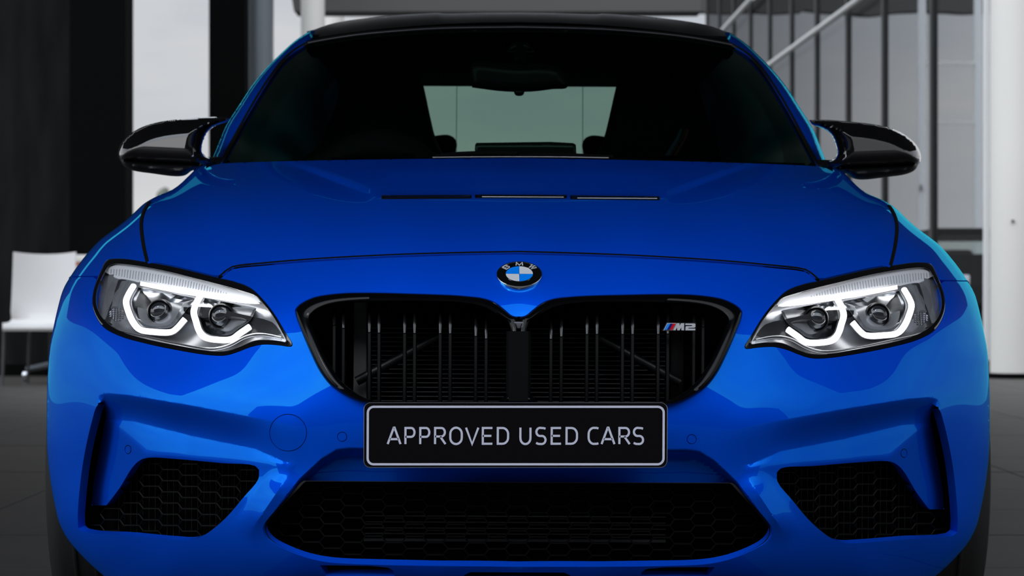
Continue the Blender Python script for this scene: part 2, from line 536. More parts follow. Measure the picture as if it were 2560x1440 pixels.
# dark building on the left
struct(MB().box(-9.5, bx(173, 22.5), 18.0, 18.35, 0, 5).obj('wall_left', WALLM, smooth=False))
struct(MB().box(-9.5, bx(173, 22.5), 17.985, 18.0, 0, 0.1).obj('baseboard_left', BLKCOL, smooth=False))

def column(name, px0, px1, dep, m, label, round_=False, z1=6.5, depth=None, plinth=None, group=None):
    x0, x1 = bx(px0, dep), bx(px1, dep); w = x1 - x0
    c = thing(name, label, 'column', ((x0 + x1) / 2, dep - D, 0), group)
    if round_:
        s = MB().lathe([(w / 2, 0.0), (w / 2, z1)], 40).obj('shaft', m, c)
        if plinth:
            MB().lathe([(w / 2 + 0.02, 0.0), (w / 2 + 0.02, plinth), (w / 2, plinth + 0.01)], 40).obj('base_ring', BLKCOL, c)
    else:
        dd = depth or w
        MB().box(-w / 2, w / 2, 0, dd, 0, z1, 0.008).obj('shaft', m, c, smooth=False)
        MB().box(-w / 2 - 0.01, w / 2 + 0.01, -0.01, dd + 0.01, 0, 0.12, 0.004).obj('base_ring', BLKCOL, c, smooth=False)
    return c
column('square_column', 173, 313, 22.0, BLKCOL, 'broad black clad column at the end of the dark left wall')
column('square_column', 522, 613, 24.5, BLKCOL, 'narrower black column just left of the grey steel column')
column('round_column', 611, 684, 25.0, GREYCOL, 'round grey steel column behind the car, touching a black column', True)
column('round_column', 752, 812, 25.2, WHITECOL, 'round white column under the end of the grey beam, nearer of two', True)
column('round_column', 811, 860, 28.5, WHITECOL, 'thinner white column beside another white column above the car roof', True)
column('round_column', 2476, 2592, 21.9, WHITECOL, 'wide white column with dark base ring at the right edge', True, plinth=0.035)
fix = MB().lathe([(0.0, 0), (0.012, 0), (0.012, -0.02), (0.0, -0.022)], 14, 'y').obj('wall_screw', SATIN)
fix.location = (bx(2531, 21.72), 21.9 - D - 0.192, bz(553, 21.72))
tag(fix, 'tiny dark screw cap on the wide white column', 'screw cap')

# glazed facade on the right, running away from the camera
XF = 4.02
DEPS = [6550 * XF / (p - CX) for p in (2339 - 5, 2212, 2121, 2043, 1980, 1925, 1877, 1835, 1799, 1768)]
fac = struct(bpy.data.objects.new('wall_right', None)); COL.objects.link(fac)
fac.location = (XF, 20.5, 0)
far_end = DEPS[-1] + 3
MB().box(-0.05, 0.05, 21.9 - D - 20.5, far_end - D - 20.5, 0.0, 0.14).obj('sill_rail', MULL, fac, smooth=False)
for k, dp in enumerate(DEPS):
    y = dp - D - 20.5
    MB().box(-0.034, 0.034, y - 0.05, y + 0.05, 0.14, 11).obj('mullion', MULL, fac, smooth=False)
ends = [22.2] + DEPS
for k in range(len(ends) - 1):
    MB().box(-0.006, 0.006, ends[k] - D - 20.5 + 0.05, ends[k + 1] - D - 20.5 - 0.05, 0.14, 11).obj('pane', PANEGL, fac, smooth=False)
# white frame post of the facade, right beside the white column
MB().box(bx(2463, 22.3) - XF, bx(2474, 22.3) - XF, 22.3 - D - 20.5, 22.4 - D - 20.5, 0.0, 11).obj('end_post', WHITEPAINT, fac, smooth=False)
# sloping rails in front of the mullions
def rail(p0, p1, label, r):
    a = (bx(p0[0], p0[2]), p0[2] - D, bz(p0[1], p0[2])); b = (bx(p1[0], p1[2]), p1[2] - D, bz(p1[1], p1[2]))
    d = Vector(b) - Vector(a); a2 = Vector(a) - d * 0.12; b2 = Vector(b) + d * 0.12
    o = MB().tube([a2, b2], r, 14).obj('handrail', BRACE)
    return tag(o, label, 'rail', 'sloping white rails along the glass facade')
def dpx(px): return F * (XF - 0.12) / (px - CX)
rail((1915, 168, dpx(1915)), (2140, 4, dpx(2140)), 'lower sloping white rail crossing the dark mullions', 0.040)
rail((1812, 70, dpx(1812)), (1874, 2, dpx(1874)), 'upper sloping white rail crossing the far mullions', 0.045)

# awning of the next building, with a waved edge
dep = 62.0
xs = np.linspace(1735, 2600, 120)
wave = 30 + 6.0 * np.sin((xs - 1735) / 55.0) * (xs > 2010) * (xs < 2330) + 1.5 * np.sin(xs / 19.0)
pts = [(bx(a, dep), bz(b, dep)) for a, b in zip(xs, wave)]
poly = pts + [(pts[-1][0], 13.5), (pts[0][0], 13.5)]
o = MB().prism(poly, lambda p, d: (p[0], d, p[1]), dep - D, dep - D + 0.6).obj('awning', AWN, smooth=False)
tag(o, 'dark grey awning with a waved lower edge beyond the glass', 'awning')
# pale bars built in place of building reflections in the facade glass
fr = thing('reflection_bars', 'slim pale bars standing in for building reflections in the facade glass', 'frame', (bx(2375, 40), 40 - D, 0))
for px in (2306, 2446):
    MB().box(bx(px - 9, 40) - bx(2375, 40), bx(px + 9, 40) - bx(2375, 40), 0, 0.1, 0, 6).obj('reflection_upright', WHITEPAINT, fr, smooth=False)
for py in (157, 305):
    MB().box(bx(2306, 40) - bx(2375, 40), bx(2446, 40) - bx(2375, 40), 0.02, 0.08, bz(py + 5, 40), bz(py - 5, 40)).obj('reflection_rail', WHITECOL, fr, smooth=False)
MB().box(bx(2300, 40) - bx(2375, 40), bx(2303, 40) - bx(2375, 40), -0.05, 0, bz(478, 40), bz(462, 40)).obj('latch', SATIN, fr, smooth=False)

# parked dark off-roader beyond the glass
dep = 29.0
SUVM = mat('suv_paint', (0.004, 0.0042, 0.0045), 0.5, spec=0.06)
SUVG = glass('suv_glass', (0.92, 0.95, 0.94), 0.3, 0.0, 1.3)
sx0 = bx(2350, dep)
suv = thing('off_roader', 'black boxy parked car seen through the glass beside the white column', 'car', (sx0 + 0.93, dep - D, 0))
def rr(w0, w1, z0, z1, y): return [(-w0, y, z0), (w0, y, z0), (w1, y, z1), (-w1, y, z1)]
MB().loft([rr(.86, .90, .42, .80, 0.0), rr(.93, .92, .34, 1.15, 0.15), rr(.93, .92, .30, 1.17, 1.2), rr(.93, .92, .30, 1.17, 4.3), rr(.88, .86, .40, 1.02, 4.5)], True, True).obj('body', SUVM, suv, smooth=False)
zt = bz(560, dep)
MB().box(-.72, .72, 1.7, 4.1, zt - 0.11, zt, 0.03).obj('roof', SUVM, suv)
for s in (-1, 1):
    MB().tube([(s * .88, 1.15, 1.08), (s * .70, 1.75, zt - .04)], .05, 8).obj('windscreen_pillar', SUVM, suv)
    MB().tube([(s * .88, 4.25, 1.08), (s * .70, 4.05, zt - .04)], .07, 8).obj('rear_pillar', SUVM, suv)
    MB().box(s * .80 - .006, s * .80 + .006, 1.5, 4.1, 1.08, zt - .05).obj('side_window', TINT, suv, smooth=False)
    mbb = MB().box(s * 1.03 - .09, s * 1.03 + .09, 1.15, 1.27, 1.06, 1.24, .03); mbb.tube([(s * .90, 1.22, 1.08), (s * 1.0, 1.22, 1.12)], .02, 8); mbb.obj('door_mirror', SUVM, suv)
    for y in (.85, 3.55):
        MB().lathe([(.2, -.11), (.34, -.11), (.36, -.07), (.36, .07), (.34, .11), (.2, .11)], 24, 'x', (s * .82, y, .36)).obj('wheel', RUBBER, suv)
    MB().box(s * .72 - .12, s * .72 + .12, -0.02, .06, .80, .92, .02).obj('headlamp', LAMPPALE, suv)
    MB().box(s * .36 - .22, s * .36 + .22, 2.35, 2.5, .85, 1.24, .06).obj('front_seat', SEATM, suv)
MB().prism([(-.85, 0), (.85, 0), (.69, 1), (-.69, 1)], lambda p, d: (p[0], 1.18 + p[1] * .55 + d, 1.09 + p[1] * (zt - 1.13)), 0, .008).obj('windscreen', SUVG, suv, smooth=False)
MB().prism([(-.82, 0), (.82, 0), (.69, 1), (-.69, 1)], lambda p, d: (p[0], 4.27 - p[1] * .2 + d, 1.09 + p[1] * (zt - 1.13)), 0, .008).obj('rear_window', SUVG, suv, smooth=False)
MB().box(-.26, .26, -.03, 0.0, .48, .60).obj('plate', WHITEPAINT, suv, smooth=False)

# white chair by the dark wall
dep = 20.2
ch = thing('shell_chair', 'white one-piece shell chair standing by the dark wall', 'chair', (bx(86, dep), dep - D, 0))
W = 160 * dep / F / 2
rows = []
prof = [(0.30, .478), (0.02, .488), (-.04, .49), (-.075, .478)]
back = [(.50, 1.035), (.485, .93), (.46, .80), (.43, .66), (.40, .56), (.36, .505), (.28, .475), (.12, .468), (0.0, .47), (-.05, .462), (-.065, .44)]
mb = MB(); n = 13
ring = []
for side, off in ((0, 0.0), (1, 0.022)):
    for k, (y, z) in enumerate(back):
        row = []
        for j in range(n):
            a = -1 + 2 * j / (n - 1)
            lift = 0.05 * a * a if 5 < k < 10 else 0
            dip = 0.018 * (1 - a * a) if k == 0 else 0
            curve = -0.07 * a * a if k < 5 else 0
            row.append((a * W * (1.0 if k < 9 else .95), y + curve + (off if k < 5 else off * .3), z + lift * .2 - dip - (off if k >= 5 else 0)))
        ring.append(row)
front = ring[:len(back)]; rear = ring[len(back):]
loop = [f for f in front] + rear[::-1]
mb.loft(loop + [loop[0]], False)
for j in (0, n - 1):
    o_ = len(mb.V)
    for k in range(len(back) - 1):
        mb.add([front[k][j], front[k + 1][j], rear[k + 1][j], rear[k][j]], [(0, 1, 2, 3)])
mb.obj('shell', mat('shell_white', (.58, .565, .55), .5, spec=.3), ch)
for (x0, y0, x1, y1) in ((-W + .015, 0.0, -W + .005, -.03), (W - .015, 0.0, W - .005, -.03), (-.10, .34, -.13, .42), (.06, .34, .05, .42)):
    MB().tube([(x0, y0, .455), (x1, y1, 0.0)], .011, 10).obj('leg', mat('leg_grey', (.07, .07, .07), .4, .4) if 'leg_grey' not in bpy.data.materials else bpy.data.materials['leg_grey'], ch)
# base of a swivel chair behind it
dep = 21.0
sw = thing('swivel_stool', 'grey swivel stool on castors, mostly hidden behind the car', 'stool', (bx(185, dep), dep - D, 0))
for k in range(5):
    a = math.radians(195 + 72 * k)
    MB().tube([(0, 0, .17), (.38 * math.cos(a), .38 * math.sin(a), .10)], [.035, .02], 8).obj('base_arm', GREYCOL, sw)
    c = MB().lathe([(.008, -.02), (.042, -.02), (.045, 0), (.042, .02), (.008, .02)], 14, 'x', (.38 * math.cos(a), .38 * math.sin(a), .046)).obj('castor', SILVER if k == 0 else RUBBER, sw)
MB().tube([(0, 0, .16), (0, 0, .50)], .028, 12).obj('gas_column', GREYCOL, sw)
MB().lathe([(.02, .5), (.17, .5), (.19, .53), (.18, .57), (.1, .58), (.02, .58)], 28).obj('seat', WHITEPAINT, sw)
# counter with an orange edge
dep = 21.5
tb = thing('counter_table', 'white counter table with an orange edge strip behind the chair', 'table', (bx(225, dep), dep - D, 0))
MB().box(bx(160, dep) - bx(225, dep), bx(300, dep) - bx(225, dep), 0, .45, bz(655, dep), bz(637, dep), .004).obj('top', WHITECOL, tb)
MB().box(bx(165, dep) - bx(225, dep), bx(295, dep) - bx(225, dep), .01, .44, bz(664, dep), bz(655, dep)).obj('edge_strip', ORANGE, tb, smooth=False)
MB().box(bx(167, dep) - bx(225, dep), bx(293, dep) - bx(225, dep), .02, .43, 0, bz(664, dep)).obj('carcass', WHITEPAINT, tb, smooth=False)

# far tree in the gap between the black columns
dep = 120.0
LEAF = mat('foliage', (0.10, 0.11, 0.09), 0.9)
tr = thing('far_tree', 'small hazy tree far off between the two black columns', 'tree', (bx(405, dep), dep - D, -.13))
MB().tube([(0, 0, 0), (.05, 0, 2.5), (0, 0, 5.2)], [.14, .1, .06], 8).obj('trunk', mat('bark', (.1, .09, .08), .9), tr)
bm = bmesh.new()
for k in range(9):
    a = random.uniform(0, 6.28); rr_ = random.uniform(0, .28)
    bmesh.ops.create_icosphere(bm, subdivisions=1, radius=random.uniform(.18, .32), matrix=Matrix.Translation((rr_ * math.cos(a), rr_ * math.sin(a), 5.35 + random.uniform(-.25, .25))))
MB().frombm(bm).obj('crown', LEAF, tr)

# ================================================================== THE CAR
car = thing('sports_car', 'glossy blue coupe facing the camera with lit headlights and a black show plate', 'car')
ROLL = 0.0048
# the car leans a hair to the right; the lean turns about the point at eye height over the nose
car.rotation_euler = (0, ROLL, 0)
car.location = (-H * math.sin(ROLL), 0, H - H * math.cos(ROLL))

SIL = L((545, 395), (525, 408), (506, 414), (490, 421), (472, 438), (448, 461), (428, 475), (392, 490), (359, 509), (326, 540), (300, 562), (270, 584), (246, 603), (211, 642),
        (183, 680), (158, 723), (144, 772), (134, 818), (125, 867), (121, 920), (119, 960), (118, 1040), (119, 1110), (124, 1170), (131, 1219), (140, 1265), (150, 1305),
        (170, 1345), (195, 1376), (228, 1410), (262, 1440), (310, 1485), (350, 1520), (400, 1560))
SIL = resample(crm(SIL, 5), 6.0, closed=False)

ctrl = [
 # chin and lower bumper
 (0,1560,.17),(300,1560,.18),(560,1560,.24),(800,1560,.37),(900,1560,.44),
 (0,1440,.062),(200,1440,.067),(400,1440,.092),(560,1440,.13),(720,1440,.21),(880,1440,.315),(1000,1440,.42),
 (0,1330,.032),(300,1330,.042),(560,1330,.09),(720,1330,.16),(880,1330,.262),(1000,1330,.36),(1090,1330,.45),
 (0,1180,.03),(200,1180,.035),(400,1180,.055),(560,1180,.085),(720,1180,.145),(880,1180,.235),(1000,1180,.33),(1100,1180,.44),
 (0,1060,.022),(200,1060,.025),(400,1060,.045),(560,1060,.075),(720,1060,.13),(880,1060,.215),(1000,1060,.31),(1100,1060,.43),
 (0,1000,.028),(300,1000,.038),(430,1000,.055),(560,1000,.085),(720,1000,.14),(880,1000,.222),(1000,1000,.315),(1100,1000,.43),
 (0,900,.05),(300,900,.062),(560,900,.112),(720,900,.175),(880,900,.262),(1000,900,.35),(1100,900,.455),
 (0,800,.082),(300,800,.094),(560,800,.15),(720,800,.222),(880,800,.316),(1000,800,.405),(1080,800,.48),
 (0,735,.112),(300,735,.125),(560,735,.19),(720,735,.272),(880,735,.38),(1000,735,.47),(1080,735,.56),
 (0,690,.150),(300,690,.165),(560,690,.242),(740,690,.36),(900,690,.48),(1020,690,.575),
 (0,655,.195),(300,655,.212),(560,655,.30),(740,655,.43),(900,655,.565),(1010,655,.655),
 (0,632,.235),(300,632,.255),(560,632,.345),(740,632,.48),(920,632,.635),(1040,632,.74),
 (0,590,.335),(300,590,.355),(560,590,.45),(740,590,.585),(920,590,.75),(1010,590,.83),
 (0,540,.50),(300,540,.52),(560,540,.61),(740,540,.735),(900,540,.88),(950,540,.92),
 (0,493,.72),(300,493,.74),(560,493,.825),(740,493,.935),(870,493,1.06),
 (0,450,.97),(300,450,.99),(560,450,1.07),(740,450,1.17),(820,450,1.24),
 (0,410,1.235),(300,410,1.25),(560,410,1.33),(740,410,1.44),
 (0,392,1.37),(300,392,1.385),(560,392,1.46),(740,392,1.56),
]
full = []
for (u, v, Y) in ctrl:
    full.append((u, v, Y))
    if u > 0: full.append((-u, v, Y))
BASE = TPS(full, 2e-3)

def curve(pts):
    P = np.array(sorted([tuple(p) for p in pts]))
    return lambda u: np.interp(u, P[:, 0], P[:, 1])
C1P = L((800, 1076), (740, 1066), (675, 1051), (469, 1012), (319, 987), (270, 983), (246, 989), (236, 1000))
C1 = curve(C1P)
B1P = L((724, 1159), (637, 1121), (487, 1091), (337, 1054), (285, 1050), (230, 1050))
B1 = curve(B1P)
B2P = L((724, 1162), (367, 1132), (285, 1053), (230, 1053))
B2 = curve(B2P)
R1P = np.vstack([[0, 1121], L((911, 1119), (875, 1118), (844, 1122), (806, 1145), (750, 1197), (700, 1262), (672, 1300))])
R1 = curve(R1P)
AMP = lambda u: np.interp(u, [500, 560, 622, 720, 828, 978, 1040, 1100], [0, .004, .012, .03, .046, .05, .05, .05])
BLD = lambda u: np.interp(u, [560, 573, 660, 810, 930, 1012], [0, .004, .0095, .015, .020, .002])
SLOTC = lambda v: np.interp(v, [985, 1010, 1050, 1140, 1263, 1330], [1056, 1049, 1050, 1066, 1084, 1098])
ST = L((735, 1170), (640, 1312))

def field(u, v, feats=True):
    s = np.abs(u)
    Y = BASE(u, v)
    P = np.c_[s, v]
    d = pdist(P, SIL, closed=False)
    w = 130.0
    A = np.interp(v, [400, 520, 640, 760, 900, 1300], [.12, .22, .22, .13, .06, .05])
    Y = Y + A * (1 - np.sqrt(np.clip(d / w, 0, 1))) ** 2
    if not feats: return Y
    # bumper: undercut below the upper crease, then the blade that comes forward again
    gate = np.where(v < 1012, sst((SLOTC(v) - s) / 16), s < SLOTC(v)) * np.where(s < 8 + np.interp(v, [1160, 1198, 1245, 1290, 1315, 1350], [655, 651, 689, 727, 754, 819]), 1 - sst((v - 1168) / 90), 1.0) * (v < 1322)
    c1, b1, b2 = C1(s), B1(s), B2(s)
    t1 = np.clip((v - c1) / np.maximum(b1 - c1, 4), 0, 1)
    t2 = np.clip((v - b1) / np.maximum(b2 - b1, 4), 0, 1)
    soft = np.sin(t1 * math.pi / 2) ** 1.2
    Y = Y + gate * (AMP(s) * soft - BLD(s) * t2)
    # underside of the blade
    # recess behind and below the number plate
    dr = (v - R1(s)) * .8
    Y = Y + np.where((dr > 0) & (v < 1300) & (s < 640), .026 * sst(dr / 22) + .00022 * np.maximum(dr, 0), 0)
    # ridge of the strut between the intakes
    a, b = ST[0], ST[1]; t = (b - a) / np.linalg.norm(b - a)
    al = (P - a) @ t; pe = (P - a) @ np.array([-t[1], t[0]]); Ls = np.linalg.norm(b - a)
    Y = Y - .020 * np.clip(1 - np.abs(pe) / 48, 0, 1) * sst((al - 4) / 80) * sst((Ls + 50 - al) / 90)
    # brow over the outer corner of the lamp and the soft hollow round the lamp's outer end
    # hood: channel either side of the raised middle
    g = HG
    dg = pdist(P, g, closed=False)
    gv = np.interp(s, g[::-1, 0], g[::-1, 1]); sgd = v - gv       # below the line lies the outer side
    tt = np.clip((s - g[-1][0]) / (g[0][0] - g[-1][0]), 0, 1)
    wd = 12 + 13 * np.sin(np.clip(1 - tt, 0, 1) * math.pi) 
    Y = Y + np.where(v < 560, .042 * np.sin(np.clip(1.02 - tt, 0, 1) * math.pi) ** .7 * np.where(sgd > 0, np.exp(-(dg / (wd * 1.1)) ** 2), np.exp(-(dg / 8.0) ** 2)) * sst((s - 330) / 60), 0)
    # middle of the hood behind the vent lies a little lower
    m = sst((375 - s) / 60) * sst((490 - v) / 6) * sst((v - 420) / 40)
    Y = Y + .03 * m
    # a step in the hood surface in front of the windscreen
    return Y
HG = L((692, 408), (760, 426), (830, 452), (890, 475), (935, 489))

def fieldn(u, v):
    e_ = 1.0
    a = P3(*[np.array([q], float) for q in (u, v)], field(np.array([u]), np.array([v])))[0]
    b = P3(np.array([u + e_]), np.array([v]), field(np.array([u + e_]), np.array([v])))[0]
    c = P3(np.array([u]), np.array([v + e_]), field(np.array([u]), np.array([v + e_])))[0]
    n = np.cross(c - a, b - a); n /= np.linalg.norm(n)
    if n[1] > 0: n = -n
    return Vector(a), Vector(n)
def fpt(u, v, lift=0.0):
    q = field(np.array([float(u)]), np.array([float(v)]))[0] + lift
    return p3(u, v, q)

# ---------------------------------------------------------------- outlines on the half
kid = crop(2.1333, 700, 700)
KOUT = kid((80, 160), (90, 143), (110, 125), (150, 103), (200, 86), (330, 69), (500, 66), (700, 71), (900, 78), (1000, 85), (1090, 97), (1150, 120), (1200, 158), (1235, 187), (1258, 194))
KOUT = np.vstack([KOUT, [0.8, 791], [0.8, 1002]])
KOUT = np.vstack([KOUT, kid((1240, 640), (1205, 650), (1160, 665), (900, 672), (600, 670), (460, 657), (400, 640), (330, 605), (270, 560), (215, 490), (160, 380), (110, 260), (86, 195))])
KIN = kid((165, 205), (180, 180), (230, 150), (330, 127), (600, 118), (800, 118), (950, 124), (1070, 145), (1150, 185), (1210, 232), (1222, 262), (1224, 330), (1222, 480), (1216, 590), (1195, 622), (1160, 652), (900, 655), (600, 652), (490, 640), (420, 610), (330, 540), (280, 470), (240, 400), (200, 310), (170, 230))
KOUTs = crm(KOUT, 5, True, 40)
KINs = crm(KIN, 5, True, 60)
lam = crop(4.923, 220, 640)
LAMP = lam((200, 80), (240, 40), (330, 28), (450, 30), (700, 68), (1000, 120), (1300, 190), (1600, 265), (1800, 310), (2000, 390), (2150, 530), (2300, 720), (2440, 950), (2520, 1085), (2510, 1112), (2485, 1118), (2350, 1100), (2150, 1092), (2000, 1125), (1850, 1182), (1700, 1225), (1500, 1222), (1100, 1160), (700, 1075), (400, 990), (200, 885), (110, 770), (55, 610), (62, 440), (110, 290), (160, 170))
LAMPs = crm(LAMP, 5, True, 70)
LIN = lam((225, 165), (262, 120), (330, 100), (450, 105), (700, 140), (1000, 200), (1300, 275), (1600, 350), (1850, 420), (2070, 495), (2160, 590), (2290, 760), (2400, 960), (2440, 1045), (2425, 1058), (2390, 1050), (2200, 1030), (2050, 1040), (1850, 1120), (1700, 1165), (1500, 1165), (1100, 1100), (700, 1015), (420, 930), (250, 830), (160, 730), (105, 600), (105, 450), (145, 320), (185, 230))
LINs = crm(LIN, 5, True, 70)
SIDE = L((256, 1003), (266, 1030), (262, 1060), (248, 1140), (237, 1200), (231, 1263), (268, 1264), (300, 1222), (335, 1166), (355, 1149), (375, 1144), (450, 1148), (560, 1158), (638, 1164), (650, 1175), (648, 1198), (610, 1245), (572, 1290), (545, 1315), (515, 1337), (480, 1350), (430, 1348), (330, 1339), (210, 1329), (198, 1320), (197, 1285), (205, 1190), (216, 1120), (232, 1050), (243, 1016))
SIDEs = crm(SIDE, 4, True, 40)
low = crop(1.9394, 640, 1180)
LOWH = np.vstack([[0, 1205.5], low((230, 42), (50, 245), (40, 270), (42, 292), (55, 315), (85, 342), (200, 398), (330, 434), (560, 449)), [0, 1417]])
LOWHs = crm(LOWH, 5, False, 30)
LOW = mir(LOWHs[1:-1])   # closed outline over both halves
LOW = np.vstack([LOWHs, (LOWHs[1:-1] * [-1, 1])[::-1]])
HOODF = np.vstack([[0, 632], L((1150, 634.5), (1000, 639), (800, 649), (650, 661), (592, 667), (576, 672), (551, 693))])
hood_side = L((371, 659), (366, 640), (360, 612), (355.5, 580), (354.8, 560), (358, 540), (364, 525), (374, 509), (386, 501), (402, 494), (433, 483), (455, 469), (478, 449), (496, 432), (514, 421))
rear = np.vstack([L((530, 413), (555, 409), (640, 405), (800, 401), (950, 398.5), (1080, 397)), [0, 395]])
lamp_top = [p for p in LAMPs]   # used to trim the hood's lower edge
def along(poly, a, b):
    """part of a closed outline between the vertices nearest to a and b, the shorter way"""
    P = np.array(poly); i = int(np.argmin(((P - a) ** 2).sum(1))); j = int(np.argmin(((P - b) ** 2).sum(1))); n = len(P)
    f = [P[(i + k) % n] for k in range((j - i) % n + 1)]; g = [P[(i - k) % n] for k in range((i - j) % n + 1)]
    return np.array(f if len(f) <= len(g) else g)
GAP = 2.1
lt = along(LAMPs, L((549, 694))[0], L((371, 657))[0])
hoodf_s = crm(HOODF, 5, False, 35)
hoods_s = crm(hood_side, 5, False)
HOODH = np.vstack([hoodf_s[:-1], lt[1:-1] + [0, -3], hoods_s, crm(rear, 4)])
HOOD = np.vstack([HOODH, (HOODH[1:-1] * [-1, 1])[::-1]])

# bumper cover: from the seam under the hood round the lamp and out to the silhouette
lo_lamp = along(LAMPs, L((551, 694))[0], L((236, 690))[0])
# the along() above takes the short way; the bumper follows the inner tip and the lamp's lower edge
i0 = int(np.argmin(((LAMPs - L((551, 694))[0]) ** 2).sum(1))); j0 = int(np.argmin(((LAMPs - L((235, 692))[0]) ** 2).sum(1))); nL = len(LAMPs)
w1 = [LAMPs[(i0 + k) % nL] for k in range((j0 - i0) % nL + 1)]; w2 = [LAMPs[(i0 - k) % nL] for k in range((i0 - j0) % nL + 1)]
lamp_low = np.array(w1 if max(p[1] for p in w1) > max(p[1] for p in w2) else w2)
silb = np.array([p for p in SIL if p[1] >= 703 + 4])
seam_y = L((190, 692))[0]
bump_in = np.vstack([hoodf_s + [0, 2 * GAP], lamp_low])
BUMPH = np.vstack([bump_in[:-1], L((233, 692.5), (176, 693)), silb[silb[:, 1] < 1555], [[897, 1560], [0, 1560]]])
BUMP = np.vstack([BUMPH, (BUMPH[1:-1] * [-1, 1])[::-1]])
KHOLE_R = KOUTs
# the two kidneys make one opening in the bumper
kh = np.array([p for p in KOUTs])
k_top = int(np.argmin(((kh - [0.8, 791]) ** 2).sum(1))); k_bot = int(np.argmin(((kh - [0.8, 1002]) ** 2).sum(1)))
way = [kh[(k_top - k) % len(kh)] for k in range((k_top - k_bot) % len(kh) + 1)]
if len(way) < len(kh) / 2: way = [kh[(k_top + k) % len(kh)] for k in range((k_bot - k_top) % len(kh) + 1)]
way = np.array(way); way[0] = [0, 791]; way[-1] = [0, 1002]
KHOLE = np.vstack([way, (way[1:-1] * [-1, 1])[::-1]])

def circ(u, v, r, n=40, ry=None): return np.array([(u + r * math.cos(2 * math.pi * k / n), v + (ry or r) * math.sin(2 * math.pi * k / n)) for k in range(n)])
def sgn(poly, s): return np.array(poly) * [s, 1] if s > 0 else (np.array(poly) * [s, 1])[::-1]
TOW = (-575, 1084.5, 47)              # only on the left of the picture
SENS = [(-440, 1094, 12.5, 12.5), (434, 1096, 12.5, 12.5), (-975, 1128.5, 8.5, 11.5), (965, 1128.5, 8.5, 11.5)]
CH1 = L((803, 1413), (972, 1419), (986, 1427), (990, 1440), (818, 1440))
CHM = np.array([(-118, 1431), (118, 1431), (132, 1438), (150, 1456), (-150, 1456), (-132, 1438)])
holes = [KHOLE, LOW, sgn(SIDEs, 1), sgn(SIDEs, -1), circ(*TOW[:2], TOW[2])] + [circ(a, b, c, 24, d) for a, b, c, d in SENS]
holes += [crm(sgn(CH1, 1), 3, True, 30), crm(sgn(CH1, -1), 3, True, 30), CHM]
# extra rows close to creases and the silhouette keep those edges crisp
ex = []
def offs(P, ds, keep=False):
    P = np.array(P) if keep else resample(P, 7.0, closed=False); t = np.gradient(P, axis=0); t /= np.linalg.norm(t, axis=1)[:, None] + 1e-9; nn = np.c_[-t[:, 1], t[:, 0]]
    for d in ds:
        for sg in (-1, 1):
            ex.append(P + nn * d * sg)
offs(SIL, [0.5, 1.5, 3.2, 5.5], True)
offs(C1P[np.argsort(C1P[:, 0])], [0, 1.8]); offs(B1P[np.argsort(B1P[:, 0])], [0, 1.8]); offs(R1P, [0, 2]); offs(ST, [0, 2])
ex = np.vstack(ex); ex = np.vstack([ex, ex * [-1, 1]])
bumper = panel('front_bumper', BUMP, holes, field, PAINT, car, 7.5, .016, ex)

ex2 = []
offs_ = ex2
P_ = resample(SIL, 7.0, closed=False)
HV = [crm(np.array([(-343, 491.5), (-121, 489.5), (-121, 496.5), (-343, 499)]), 1, True), np.array([(-109, 488.5), (117, 488.5), (117, 495.5), (-109, 495.5)]), np.array([(129, 489.5), (350, 491), (350, 498.5), (129, 497)])]
ex.clear() if isinstance(ex, list) else None
ex = []
hg = crm(HG[::-1], 5)
offs(hg, [0, 3.0])
exh = np.vstack(ex); exh = np.vstack([exh, exh * [-1, 1]])
hood = panel('hood', HOOD, HV, field, PAINT, car, 6.5, .012, exh)
for k, q in enumerate(HV):
    c = q.mean(0)
    o = panel('hood_vent', np.array(q), [], lambda u, v: field(u, v) + .010, MATTE, hood, 8, 0)
    # glossy rim of the vent
    lp = densify(np.array(q), 20); lp = np.vstack([lp, lp[:1]])
    MB().tube([fpt(a, b, -0.004) for a, b in lp], .0013, 6).obj('vent_rim', GLOSS, hood)
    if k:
        MB().tube([fpt(a, c[1] + .6, .002) for a in np.linspace(q[:, 0].min() + 16, q[:, 0].max() - 6, 8)], .0011, 6).obj('vent_reflection_line', BADGESILVER, hood)  # pale strip standing in for the gloss reflection inside the vent

# front wings
def wing(s):
    seam = hoods_s[:-2] + [0, 0]
    lampedge = along(LAMPs, L((369, 657))[0], L((235, 692))[0])
    silw = np.array([p for p in SIL if 414 < p[1] < 695.5])
    out = np.vstack([(hoods_s + [1.0, -0.3]), silw, L((176, 690.5), (234, 690)), lampedge[::-1][1:]])
    out = out[::1]
    ex.clear(); offs(SIL, [.4, 1.1, 2.2, 3.8, 5.8], True); e1 = np.vstack(ex)
    return panel('front_wing', sgn(out, s), [], field, PAINT, car, 6.0, .012, e1 * [s, 1])
wings = {s: wing(s) for s in (-1, 1)}
